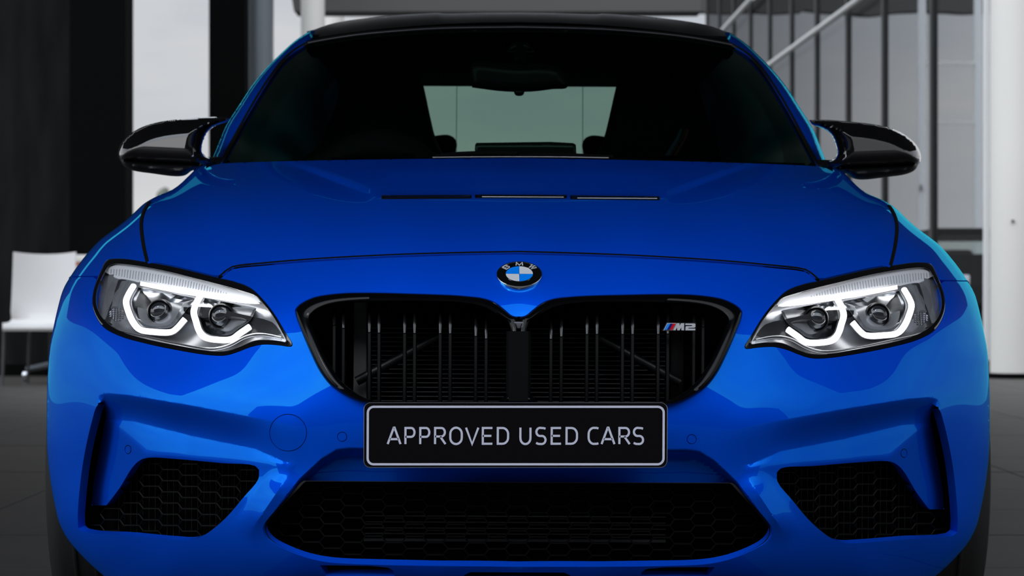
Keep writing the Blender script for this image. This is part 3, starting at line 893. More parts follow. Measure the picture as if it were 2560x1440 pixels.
# flanks: carry the silhouette back along the car
for s in (-1, 1):
    S = resample(SIL, 14, closed=False)
    S = S[(S[:, 1] > 416) & (S[:, 1] < 1500)]
    Y0 = field(S[:, 0], S[:, 1])
    A = P3(S[:, 0] * s, S[:, 1], Y0)
    up = A[:, 2] > 0.70
    # over the wheel the wing runs on back to the door
    B = A[up]; rows = [B]
    for k, yy in enumerate((.10, .30, .6)):
        C = B.copy(); C[:, 1] = np.maximum(B[:, 1] + yy * .6, B[:, 1]) + yy * (1.25 - B[:, 1]).clip(0) * .4
        C[:, 0] = s * (np.abs(B[:, 0]) - np.array([.0, .004, .016])[k] * 1.0)
        rows.append(C)
    MB().loft([r[::s] for r in rows], False).obj('wing_side', PAINT, wings[s], sharp=60)
    # below, the bumper corner turns in behind its edge
    B = A[~up]
    C = B.copy(); C[:, 1] += .035; Dn = C.copy(); Dn[:, 0] -= s * .05; Dn[:, 1] += .01
    MB().loft([r[::s] for r in (B, C, Dn)], False).obj('corner_return', PAINT, bumper, sharp=60)

# ---------------------------------------------------------------- dark structure behind the openings
mb = MB()
mb.box(-.78, .78, .62, .66, .12, .66)
mb.box(-.50, .50, .34, .37, .12, .72)
mb.obj('bulkhead', MATTE, car, smooth=False)
MB().box(-.50, .50, .02, .60, .10, .125).obj('undertray', MATTE, car, smooth=False)
# black rubber lines below the panel gaps
for s in (-1, 1):
    pth = np.vstack([hoodf_s, ]) * [s, 1]
    MB().tube([fpt(a, b + GAP, .011) for a, b in resample(pth, 20, closed=False)], .0052, 8).obj('seam_seal', MATTE, bumper)
    pth = (hoods_s[hoods_s[:, 1] > 512] + [.8, 0]) * [s, 1]
    MB().tube([fpt(a, b, .0155) for a, b in resample(pth, 12, closed=False)], .0058, 6).obj('seam_seal', MATTE, wings[s])

# ---------------------------------------------------------------- tow cap and parking sensors
def disc(name, u, v, r, ry, lift):
    return panel(name, circ(u, v, r - 1.7, 40, ry - 1.7), [], field, PAINT, bumper, 7, .008, lift=lift)
disc('tow_eye_cover', *TOW[:2], TOW[2], TOW[2], 0.0)
for a, b, c, d in SENS: disc('parking_sensor', a, b, c, d, 0.0005)
for (a, b, c, d) in [TOW + (TOW[2],)] + SENS:
    lp = np.vstack([circ(a, b, c, 30, d), circ(a, b, c, 30, d)[:1]])
    MB().tube([fpt(x, y, .0055) for x, y in lp], .004 if c > 20 else .0028, 6).obj('gap_ring', MATTE, bumper)

# ---------------------------------------------------------------- kidney grilles
def ring_loft(name, outer, inner, prof, fld, m, parent, n=220):
    """band between two outlines; prof = [(t, lift)] from the outer (t=0) to the inner (t=1) line"""
    o = resample(outer, n=n); i = resample(inner, n=n)
    # same direction and best matching start
    def area(P): return np.sum(P[:, 0] * np.roll(P[:, 1], -1) - np.roll(P[:, 0], -1) * P[:, 1])
    if area(o) * area(i) < 0: i = i[::-1]
    # nearest inner point for every outer one keeps the band square across
    k = int(np.argmin(((i - o[0]) ** 2).sum(1))); i = np.roll(i, -k, axis=0)
    best = min(range(-12, 13), key=lambda q: ((np.roll(i, q, axis=0) - o) ** 2).sum()); i = np.roll(i, best, axis=0)
    rows = []
    for t, l in prof:
        p = o + (i - o) * t
        rows.append(P3(p[:, 0], p[:, 1], fld(p[:, 0], p[:, 1]) + l))
    mb = MB(); mb.loft(rows, True)
    return mb.obj(name, m, parent, True, 50)

def kfield(u, v): return field(u, v, False)
grille = {}
for s in (-1, 1):
    g = ring_loft('kidney_grille', sgn(KOUTs, s), sgn(KINs, s),
                  [(0.0, .018), (0.0, .0), (.08, -.008), (.25, -.013), (.58, -.0135), (.84, -.009), (.95, -.001), (1.0, .010), (1.0, .075)], kfield, GRILLEBLK, car)
    grille[s] = g
    # slats in pairs
    for px in ((836, 859), (924, 948), (1012, 1037), (1101, 1126), (1190, 1216)):
        for x in px:
            u = (CX - x)
            col = [q for q in np.arange(740, 1030, 1.0)]
            ins = inside(np.array([(u, q) for q in col]), KINs)
            vs = [q for q, k in zip(col, ins) if k]
            if len(vs) < 30: continue
            v0, v1 = vs[0] - 3, vs[-1] + 4
            path = []
            for t in np.linspace(0, 1, 14):
                v = v0 + (v1 - v0) * t ** 1.5
                back = .062 * max(0, 1 - (v - v0) / 48.0) ** 1.8
                y = float(kfield(np.array([u]), np.array([v]))[0]) + .030 + back
                path.append(p3(u * s, v, y))
            rows = []
            for i, p in enumerate(path):
                t = (Vector(path[min(i + 1, 13)]) - Vector(path[max(i - 1, 0)])).normalized(); nn = Vector((1, 0, 0)).cross(t)
                if nn.y > 0: nn = -nn
                rows.append([tuple(Vector(p) + Vector((a, 0, 0)) + nn * b) for a, b in ((-.0031, -.025), (-.0031, 0), (-.0022, .0012), (.0022, .0012), (.0031, 0), (.0031, -.025))])
            MB().loft(rows, True, True).obj('slat', SLATM, g, sharp=50)
            MB().tube([tuple(Vector(q) + Vector((0, -.0012, 0))) for q in path[2:7]], [.0005, .0016, .0027, .0033, .0024], 8).obj('slat_tip', TIPBLK, g)
# bar between the kidneys, with a small grey camera cap at its top
mb = MB()
mb.loft([[p3(a, v, float(kfield(np.array([a]), np.array([v]))[0]) + l) for a, l in ((-31, .05), (-29, -.006), (-24, -.0142), (24, -.0142), (29, -.006), (31, .05))] for v in np.linspace(828, 1003, 12)], False)
mb.obj('centre_bar', MATTE, car)
c = fpt(0, 812)
cap = MB().box(c[0] - .0085, c[0] + .0085, c[1] - .012, c[1] + .05, c[2] - .0065, c[2] + .0055, .002).obj('camera_cap', mat('cap_grey', (.12, .12, .14), .35, .3), car)

# radiator with its fins, and the diagonal stays in front of it
YR = .255
rad = MB().box(-.30, .30, YR + .004, YR + .05, .47, .70).obj('radiator', MATTE, car, smooth=False)
s_ = (D + YR) / F
fin_me = None
for k, py in enumerate(np.arange(822, 1010, 11.3)):
    z = H - (py - CY) * s_
    if fin_me is None:
        f_ = MB().box(-.283, .283, -.012, .004, -.00075, .00075).obj('fin', FINMET, rad, smooth=False); fin_me = f_.data
    else:
        f_ = bpy.data.objects.new('fin', fin_me); COL.objects.link(f_); f_.parent = rad
    f_.location = (0, YR, z)
for x in (-.286, .286):
    MB().box(x - .012, x + .012, YR - .03, YR + .02, .47, .69, .003).obj('end_tank', SATIN if x > 0 else mat('tank_grey', (.16, .16, .16), .5), rad)
for s in (-1, 1):
    a = p3(s * (CX - 1100), 842, .20); b = p3(s * (CX - 893), 955, .20)
    MB().tube([a, b], .0085, 12).obj('stay', SATIN, car)

# M badge on the right-hand kidney (letters and stripes proud of a small carrier)
bd = thing('grille_badge', None, None); bd.parent = car
U0, YB = 0, .085
def bp(x, y): return ((1640 + x / 18.286) - CX, 790 + y / 18.286 - .0048 * (1700 - CX))
def bpoly(name, pts, m, d0=0.0, d1=.004):
    MB().prism([bp(*p) for p in pts], lambda p, d: p3(p[0], p[1], YB - d), d0, d1).obj(name, m, bd, smooth=False)
bpoly('carrier', [(280, 690), (480, 300), (1840, 300), (1840, 690)], SATIN, -.004, 0.0)
bpoly('chrome_frame', [(345, 660), (515, 325), (930, 325), (760, 660)], BADGESILVER, 0, .003)
def sl_(a, b): return [(385 + a, 632), (535 + a, 350), (535 + b, 350), (385 + b, 632)]
bpoly('blue_stripe', sl_(0, 125), STRIPEB, .003, .0042)
bpoly('dark_stripe', sl_(125, 245), STRIPED, .003, .0042)
bpoly('red_stripe', sl_(245, 365), STRIPER, .003, .0042)
bpoly('letter', [(785, 655), (950, 330), (1080, 330), (1085, 450), (1150, 330), (1295, 330), (1290, 655), (1165, 655), (1170, 510), (1085, 655), (975, 655), (972, 510), (895, 655)], BADGESILVER, 0, .005)
bpoly('numeral', [(1345, 340), (1770, 340), (1808, 370), (1805, 500), (1770, 530), (1490, 540), (1490, 572), (1805, 572), (1795, 655), (1350, 655), (1355, 500), (1385, 465), (1640, 455), (1660, 440), (1655, 415), (1345, 410)], BADGESILVER, 0, .005)

# roundel above the grille
em = thing('emblem', None, None); em.parent = car
a, n = fieldn(1.0, 690.0)
ex_ = Vector((1, 0, 0)); ey_ = n.cross(ex_).normalized()
if ey_.z < 0: ey_ = -ey_
M_ = Matrix((ex_, ey_, n)).transposed().to_4x4(); M_.translation = a
em.matrix_local = M_
R0 = .0408
def lathe_e(name, prof, m): return MB().lathe(prof, 64).obj(name, m, em)
lathe_e('chrome_rim', [(R0, -.004), (R0, .0035), (R0 - .0008, .0048), (R0 - .0022, .0048), (R0 - .0026, .002)], CHROME)
lathe_e('black_ring', [(R0 - .0024, .001), (R0 - .0024, .0040), (.0252, .0044), (.0252, .001)], mat('emblem_black', (.003, .003, .003), .12, 0, 1))
lathe_e('inner_rim', [(.0254, .001), (.0254, .0049), (.0240, .0049), (.0240, .001)], CHROME)
for q in range(4):
    pts = [(0.0003 * (1 if q in (0, 3) else -1), 0.0003 * (1 if q < 2 else -1))] + [(.0241 * math.cos(math.pi / 2 * (q + t / 10)), .0241 * math.sin(math.pi / 2 * (q + t / 10))) for t in range(11)]
    MB().prism(pts, lambda p, d: (p[0], p[1], d), .001, .0046).obj('quadrant', BADGEWHITE if q in (0, 2) else BADGEBLUE, em, smooth=False)

def ribbon(paths, w, fn, d0, d1, name, m, parent):
    """flat strokes of width w laid along 2-D paths"""
    mb = MB()
    for P in paths:
        P = np.array(P, float); closed = np.allclose(P[0], P[-1]) and len(P) > 3
        k = len(P); Lf = []; Rt = []
        for i in range(k):
            if closed: p0 = P[(i - 1) % (k - 1)]; p1 = P[(i + 1) % (k - 1)] if i < k - 1 else P[1]
            else: p0 = P[max(i - 1, 0)]; p1 = P[min(i + 1, k - 1)]
            t1 = P[i] - p0; t2 = p1 - P[i]
            t1 = t1 / (np.linalg.norm(t1) + 1e-9) if np.linalg.norm(t1) > 0 else t2 / np.linalg.norm(t2); t2 = t2 / (np.linalg.norm(t2) + 1e-9) if np.linalg.norm(t2) > 0 else t1
            t = t1 + t2; t /= np.linalg.norm(t) + 1e-9; nn = np.array([-t[1], t[0]])
            c = max(.5, nn @ np.array([-t1[1], t1[0]])); q = nn * (w / 2 / c)
            Lf.append(P[i] + q); Rt.append(P[i] - q)
        rows = [[fn(p, d0) for p in Lf], [fn(p, d1) for p in Lf], [fn(p, d1) for p in Rt], [fn(p, d0) for p in Rt]]
        rows = list(map(list, zip(*rows)))
        mb.loft(rows, True, not closed)
    return mb.obj(name, m, parent, smooth=False)

def arc(cx, cy, rx, ry, a0, a1, n=10):
    return [(cx + rx * math.cos(math.radians(a0 + (a1 - a0) * i / n)), cy + ry * math.sin(math.radians(a0 + (a1 - a0) * i / n))) for i in range(n + 1)]
# stroke letters in a unit box, x right, y up
def glyph(c):
    if c == 'A': return [[(0, 0), (.47, 1), (.53, 1), (1, 0)], [(.17, .30), (.83, .30)]]
    if c == 'P': return [[(0.02, 0), (.02, .98), (.62, .98)] + arc(.62, .71, .34, .27, 90, -90)[1:] + [(.02, .44)]]
    if c == 'R': return [[(0.02, 0), (.02, .98), (.60, .98)] + arc(.60, .72, .34, .26, 90, -90)[1:] + [(.02, .46)], [(.50, .46), (1, 0)]]
    if c == 'O': return [arc(.5, .62, .48, .38, 0, 180) + arc(.5, .38, .48, .38, 180, 360) + [(.98, .62)]]
    if c == 'V': return [[(0, 1), (.5, 0), (1, 1)]]
    if c == 'E': return [[(1, .98), (.03, .98), (.03, .02), (1, .02)], [(.03, .5), (.9, .5)]]
    if c == 'D': return [[(.02, .02), (.02, .98), (.45, .98)] + arc(.45, .60, .53, .38, 90, 0)[1:] + arc(.45, .40, .53, .38, 0, -90) + [(.02, .02)]]
    if c == 'U': return [[(.02, 1), (.02, .38)] + arc(.5, .36, .48, .36, 180, 360)[1:] + [(.98, 1)]]
    if c == 'S': return [[(.95, .93), (.80, .97)] + arc(.42, .74, .38, .25, 75, 270, 12) + arc(.56, .25, .40, .25, 80, -100, 12) + [(.25, .01), (.02, .07)]]
    if c == 'C': return [[(1, .95), (.82, .985)] + arc(.55, .60, .53, .39, 80, 180) + arc(.55, .40, .53, .39, 180, 280) + [(.82, .015), (1, .05)]]
    if c == 'B': return [[(0, 0), (0, 1), (.6, 1)] + arc(.6, .76, .32, .24, 90, -90)[1:] + [(0, .52), (.6, .52)] + arc(.6, .26, .36, .26, 90, -90)[1:] + [(0, 0)]]
    if c == 'M': return [[(0, 0), (.05, 1), (.5, .1), (.95, 1), (1, 0)]]
    if c == 'W': return [[(0, 1), (.25, 0), (.5, .9), (.75, 0), (1, 1)]]
for ch_, ang in (('B', 137), ('M', 90), ('W', 43)):
    rt = math.radians(ang - 90); hgt = .0098; wd = .0115 if ch_ != 'B' else .0095; cr0 = .0266
    def fn(p, d, rt=rt, wd=wd, hgt=hgt): 
        x = (p[0] - .5) * wd; y = cr0 + p[1] * hgt
        return (x * math.cos(rt) - y * math.sin(rt), x * math.sin(rt) + y * math.cos(rt), d)
    ribbon(glyph(ch_), .19, fn, .0036, .0052, 'letter', BADGESILVER, em)

# ---------------------------------------------------------------- number plate
pl = thing('number_plate', None, None); pl.parent = car
YP = -.022
def pp(x, y, Y=YP): return p3(x - CX, y + 0.0048 * (CX - x), Y)
def pc(x, y): return (900 + x / 3.2405, 1000 + y / 3.2405)
def rrect(x0, y0, x1, y1, r, n=6):
    o = []
    for (cx, cy, a) in ((x1 - r, y1 - r, 0), (x0 + r, y1 - r, 90), (x0 + r, y0 + r, 180), (x1 - r, y0 + r, 270)):
        o += [(cx + r * math.cos(math.radians(a + 90 * k / n)), cy + r * math.sin(math.radians(a + 90 * k / n))) for k in range(n + 1)]
    return o
base = [pc(*p) for p in rrect(38, 22, 2493, 546, 52)]
MB().prism(base, lambda p, d: pp(p[0], p[1], YP - d), 0, .006).obj('plate_body', PLATEBLK, pl, sharp=40)
mb = MB(); lp = base + base[:1]
mb.tube([pp(x, y, YP - .0055) for x, y in lp], .0008, 6)
mb.obj('plate_edge', SILVER, pl)
bl = [pc(*p) for p in rrect(68, 55, 2465, 521, 48)]
ribbon([bl + bl[:1]], 5.6, lambda p, d: pp(p[0], p[1], YP - d), .006, .0066, 'border_line', PLATEWHT, pl)
MB().box(-.20, .19, YP + .0005, .05, .415, .47, .004).obj('plate_carrier', MATTE, pl)
EXT = [('A', 222, 342), ('P', 364, 458), ('P', 484, 578), ('R', 604, 706), ('O', 727, 840), ('V', 856, 972), ('E', 990, 1086), ('D', 1112, 1215), ('U', 1295, 1396), ('S', 1423, 1520), ('E', 1548, 1642), ('D', 1669, 1773), ('C', 1848, 1945), ('A', 1955, 2075), ('R', 2097, 2198), ('S', 2213, 2310)]
for c_, x0, x1 in EXT:
    paths = []
    for st in glyph(c_):
        paths.append([pc(x0 + 8 + (x1 - x0 - 16) * px_, 355 - (355 - 222) * py_ + 2) for px_, py_ in st])
    ribbon(paths, 5.3, lambda p, d: pp(p[0], p[1], YP - d), .006, .0066, 'letter', PLATEWHT, pl)

# ---------------------------------------------------------------- honeycomb grilles
def honey(poly, w_col, h_row, flat, fld, lift, dep_, m, parent, bar=.0011, ofs=(0, 0), sg=1):
    lo = np.min(poly, 0); hi = np.max(poly, 0); segs = set(); sl2 = w_col - flat
    for i in range(int((lo[0] - ofs[0]) / w_col) - 1, int((hi[0] - ofs[0]) / w_col) + 2):
        for j in range(int((lo[1] - ofs[1]) / h_row) - 2, int((hi[1] - ofs[1]) / h_row) + 3):
            cx, cy = ofs[0] + i * w_col, ofs[1] + (j + .5 * (i % 2)) * h_row
            vs = [(cx - flat / 2, cy - h_row / 2), (cx + flat / 2, cy - h_row / 2), (cx + flat / 2 + sl2, cy), (cx + flat / 2, cy + h_row / 2), (cx - flat / 2, cy + h_row / 2), (cx - flat / 2 - sl2, cy)]
            for k in range(6):
                a, b = vs[k], vs[(k + 1) % 6]; key = tuple(sorted([(round(a[0], 1), round(a[1], 1)), (round(b[0], 1), round(b[1], 1))])); segs.add(key)
    segs = sorted(segs); mid = np.array([((a[0] + b[0]) / 2, (a[1] + b[1]) / 2) for a, b in segs])
    A = np.array([a for a, b in segs]); B = np.array([b for a, b in segs])
    ok = inside(mid, poly)
    A, B = A[ok], B[ok]
    mb = MB()
    ya = fld(A[:, 0], A[:, 1]) + lift; yb = fld(B[:, 0], B[:, 1]) + lift
    for a, b, y0, y1 in zip(A, B, ya, yb):
        p, q = Vector(p3(a[0] * sg, a[1], y0)), Vector(p3(b[0] * sg, b[1], y1)); t = (q - p).normalized(); z = Vector((0, 1, 0)); x = t.cross(z).normalized() * bar
        V = [p - x, p + x, q + x, q - x]; V2 = [v_ + z * dep_ for v_ in V]
        mb.add([v_[:] for v_ in V + V2], [(3, 2, 1, 0), (0, 1, 5, 4), (2, 3, 7, 6), (1, 2, 6, 5), (3, 0, 4, 7)])
    return mb.obj('honeycomb', m, parent, smooth=False)
lowfield = lambda u, v: field(u, np.clip(v, 1206, 1420), False)
lg = thing('lower_grille', None, None); lg.parent = car
honey(LOW, 51.5, 30.5, 40, lowfield, .045, .014, HONEY, lg, ofs=(0, 1190))
ring_loft('grille_rim', LOW, LOW + (LOW.mean(0) - LOW) * .012, [(0, .012), (0, .004), (1, .004), (1, .07)], lowfield, SATIN, lg, 300)
# cooler behind it: bars, one of them bright
YC = .20; sc_ = (D + YC) / F
cool = MB().box(-.36, .36, YC + .003, YC + .04, .19, .375).obj('oil_cooler', MATTE, lg, smooth=False)
for k, py in enumerate((1290, 1305, 1320, 1334, 1350)):
    z = H - (py - CY) * sc_
    h_ = .0024 if k == 4 else .0008
    MB().box(-.275, .265, YC - .010, YC, z - h_, z + h_).obj('cooler_bar', FINMET, lg, smooth=False)
for s in (-1, 1):
    sg_ = thing('side_grille', None, None); sg_.parent = car
    INT = np.array([p for p in crm(L((270, 1266), (302, 1224), (338, 1168), (360, 1151), (450, 1150), (560, 1160), (645, 1168), (645, 1196), (610, 1242), (572, 1287), (545, 1312), (512, 1334), (480, 1346), (330, 1336), (215, 1326), (225, 1290)), 4, True, 40)])
    honey(INT, 48.5, 28.0, 38, lambda u, v: field(u, v, False), .050, .012, HONEY, sg_, ofs=(CX - 380, 1150), sg=s)
    for x in np.arange(300, 640, 15.2):
        u = CX - x
        q = np.arange(1140, 1355, 2.0); ins = inside(np.c_[np.full(len(q), u), q], INT)
        if ins.sum() < 8: continue
        v0, v1 = q[ins][0], q[ins][-1]
        y0 = float(field(np.array([u]), np.array([(v0 + v1) / 2]), False)[0]) + .085
        MB().tube([p3(u * s, v0 - 12, y0), p3(u * s, v1 + 8, y0)], .0008, 6, ry=.005, xaxis=(1, 0, 0)).obj('cooler_rib', mat('rib', (.05, .05, .05), .4, .5) if 'rib' not in bpy.data.materials else bpy.data.materials['rib'], sg_)
    # black liner: back wall and slot
    bw = panel('liner', sgn(SIDEs + (SIDEs.mean(0) - SIDEs) * -.03, s), [], lambda u, v: field(u, v, False) + .10, MATTE, sg_, 16, 0)
    ring_loft('duct_wall', sgn(SIDEs, s), sgn(SIDEs + (SIDEs.mean(0) - SIDEs) * .004, s), [(0, .012), (1, .014), (1, .11)], lambda u, v: field(u, v, False), MATTE, sg_, 260)
MB().box(-.40, .40, .10, .12, .08, .19).obj('chin_duct', MATTE, car, smooth=False)

# ---------------------------------------------------------------- headlights
HOUS = mat('lamp_back_shell', (0.50, 0.51, 0.54), 0.25, 0.7)
RIB = mat('lamp_rib', (0.62, 0.63, 0.66), 0.3, 0.3, 0.5)
def headlight(s):
    h = thing('headlight', None, None); h.parent = car
    fld = lambda u, v: field(u, v, False)
    def at(p, lift):
        return p3(p[0] * s, p[1], float(fld(np.array([p[0]]), np.array([p[1]]))[0]) + lift)
    ring_loft('bezel', sgn(LAMPs, s), sgn(LINs, s), [(0, .016), (0, .004), (.10, .0005), (.5, .001), (.94, .002), (1, .006), (1, .055)], fld, GLOSS, h)
    panel('lens', sgn(LINs + (LINs.mean(0) - LINs) * -.006, s), [], fld, LENS, h, 7, .003, lift=.0015)
    panel('back_shell', sgn(LINs + (LINs.mean(0) - LINs) * -.02, s), [], lambda u, v: fld(u, v) + .060 + .012 * np.cos((np.abs(u) - 800) / 60.0), HOUS, h, 9, 0)
    # pale brow trim with its ribbed strip
    brow = crm(lam((172, 178), (235, 140), (330, 108), (450, 108), (700, 145), (1000, 205), (1300, 280), (1600, 355), (1850, 425), (2070, 500), (2130, 570), (1900, 540), (1500, 470), (1000, 380), (640, 315), (560, 345), (380, 285)), 3, True, 60)
    # the brow stands steeper than the cover glass: deeper below than above
    edge_top = along(LAMPs, L((262, 648))[0], L((690, 760))[0])
    def brow_lift(u, v): return .004 + np.minimum(pdist(np.c_[np.abs(u), v], edge_top, closed=False), 60) * .00085
    panel('brow_trim', sgn(brow, s), [], lambda u, v: fld(u, v) + brow_lift(u, v), LAMPPALE, h, 8, .006)
    def bat(p): return at(p, float(brow_lift(np.array([p[0]]), np.array([p[1]]))[0]) - .0004)
    mb = MB()
    A = crm(lam((215, 165), (450, 172), (700, 205), (1000, 258), (1300, 325), (1500, 382), (1700, 455)), 6); B = crm(lam((215, 200), (450, 262), (700, 305), (1000, 352), (1300, 405), (1500, 440), (1700, 468)), 6)
    A = resample(A, n=44, closed=False); B = resample(B, n=44, closed=False)
    for a, b in zip(A, B): mb.tube([bat(a), bat(b)], .0011, 6)
    mb.obj('ribbed_strip', RIB, h)
    # upper light bar
    T = crm(lam((645, 312), (1000, 378), (1500, 462), (1850, 522), (2040, 556), (2110, 580)), 5); Bm = crm(lam((640, 362), (1000, 436), (1500, 522), (1850, 572), (2040, 590), (2112, 588)), 5)
    V = [at(p, .017) for p in T] + [at(p, .014) for p in Bm] + [at(p, .030) for p in T] + [at(p, .030) for p in Bm]; n = len(T)
    F_ = [q for i in range(n - 1) for q in ((i, i + 1, n + i + 1, n + i), (2 * n + i, 2 * n + i + 1, i + 1, i), (n + i, n + i + 1, 3 * n + i + 1, 3 * n + i))]
    MB().add(V, F_).obj('light_bar', LAMPGLOW, h)
    # two open hexagon light rings
    r1 = crm(lam((560, 368), (500, 470), (468, 560), (500, 690), (560, 820), (640, 905), (800, 932), (1030, 935), (1100, 885), (1195, 775)), 4, False, 38)
    r2 = crm(lam((1385, 490), (1330, 590), (1302, 690), (1330, 800), (1372, 925), (1440, 1000), (1580, 1030), (1770, 1025), (1870, 955), (1995, 870)), 4, False, 38)
    for r in (r1, r2):
        r = resample(r, 6, closed=False)
        MB().tube([at(p, .026) for p in r], .0054, 10, ry=.006).obj('light_ring', LAMPGLOW, h)
        MB().tube([at(p, .036) for p in r], .0070, 10, ry=.006).obj('ring_carrier', SILVER, h)
    # bowls inside the rings and the projector lenses
    b1 = lam((620, 385), (540, 560), (565, 680), (620, 800), (700, 870), (1020, 880), (1130, 770), (1230, 640), (1320, 520))
    b2 = lam((1440, 520), (1370, 690), (1390, 800), (1440, 930), (1520, 970), (1760, 965), (1860, 890), (1990, 800), (2080, 640))
    for b, c in ((b1, lam((880, 690))[0]), (b2, lam((1640, 745))[0])):
        b = resample(crm(b, 4, True, 70), n=60); rows = []
        for t, l in ((1.0, .032), (.96, .046), (.80, .060), (.55, .067), (.38, .066)):
            p = c + (b - c) * t; rows.append(P3(p[:, 0] * s, p[:, 1], fld(p[:, 0], p[:, 1]) * 0 + float(fld(np.array([c[0]]), np.array([c[1]]))[0]) * (1 - t) + fld(p[:, 0], p[:, 1]) * t + l))
        MB().loft(rows, True).obj('reflector_bowl', REFLECT, h)
        x, y, z = at(c, .045)
        MB().lathe([(.024, .035), (.024, .004), (.0215, .0), (.0205, .004), (.0205, .035)], 32, 'y', (x, y, z)).obj('projector_collar', LAMPDARK, h)
        MB().lathe([(.0, -.009), (.006, -.0083), (.012, -.006), (.0165, -.002), (.0195, .004), (.0200, .012)], 32, 'y', (x, y, z)).obj('projector_lens', PROJ, h)
    # dark wedge towards the grille
    w = crm(lam((1175, 630), (1330, 625), (1560, 640), (1900, 720), (2260, 810), (2330, 880), (2390, 985), (2150, 955), (2010, 960), (2040, 850), (1900, 760), (1560, 745), (1400, 760), (1340, 720), (1180, 680)), 3, True, 60)
    panel('dark_visor', sgn(w, s), [], fld, LAMPDARK, h, 8, .008, lift=.040)
    # bright line along the bottom
    ln = crm(lam((150, 745), (260, 850), (400, 915), (700, 985), (1000, 1055), (1300, 1115), (1560, 1135), (1760, 1085), (1950, 985), (2120, 955), (2280, 975), (2385, 1000)), 5)
    MB().tube([at(p, .012) for p in resample(ln, 8, closed=False)], .0017, 8).obj('lower_strip', CHROME, h)
    ln2 = ln + [0, 6.0]
    MB().tube([at(p, .014) for p in resample(ln2, 8, closed=False)], .0010, 8).obj('lower_strip', SILVER, h)
    # side reflector block of small facets
    mb = MB()
    for i in range(6):
        for j in range(6):
            p = lam((275 + i * 30, 655 + j * 27))[0]
            if np.hypot(i - 2.7, j - 2.4) > 3.1: continue
            x, y, z = at(p, .022); r_ = .0019
            mb.add([(x - r_, y, z - r_), (x + r_, y, z - r_), (x + r_, y, z + r_), (x - r_, y, z + r_), (x, y - .003, z)], [(0, 1, 4), (1, 2, 4), (2, 3, 4), (3, 0, 4)])
    mb.obj('facet_reflector', SILVER, h, smooth=False)
    # side wall blades of the outer end
    for k, (a, b) in enumerate((((300, 240), (200, 800)), ((420, 300), (250, 840)), ((455, 320), (330, 640)))):
        pa, pb = lam(a)[0], lam(b)[0]
        MB().tube([at(pa, .040), at(pb, .040)], [.0025, .0045], 8, ry=.008).obj('outer_blade', SILVER if k == 1 else HOUS, h)
for s in (-1, 1): headlight(s)

# ---------------------------------------------------------------- windscreen, pillars, roof
WP = [(0, 420, 1.40), (0, 391, 1.45), (300, 393, 1.475), (560, 400, 1.56), (745, 411, 1.70), (770, 430, 1.70),
      (0, 300, 1.60), (300, 300, 1.625), (560, 310, 1.72), (690, 318, 1.83), (0, 200, 1.765), (300, 200, 1.79), (560, 210, 1.90), (630, 210, 1.955),
      (0, 110, 1.93), (300, 115, 1.955), (540, 120, 2.07), (0, 69, 2.01), (300, 78, 2.03), (540, 112, 2.09)]
WF = TPS([p for p in WP] + [(-u, v, y) for u, v, y in WP if u > 0], 2e-3)
ws_edge = L((552, 409), (575, 365), (598, 323), (624, 276), (650, 232), (676, 192), (703, 156), (731, 130), (757, 114))
ws_top = np.vstack([L((763, 109), (830, 97), (900, 87), (1000, 78), (1100, 72)), [0, 69]])
WH = np.vstack([[[0, 408], [500, 416]], L((556, 424)), crm(ws_edge, 4), crm(ws_top, 4)])
WSO = np.vstack([WH, (WH[1:-1] * [-1, 1])[::-1]])
ws = panel('windscreen', WSO, [], WF, SCREEN, car, 12, .004)
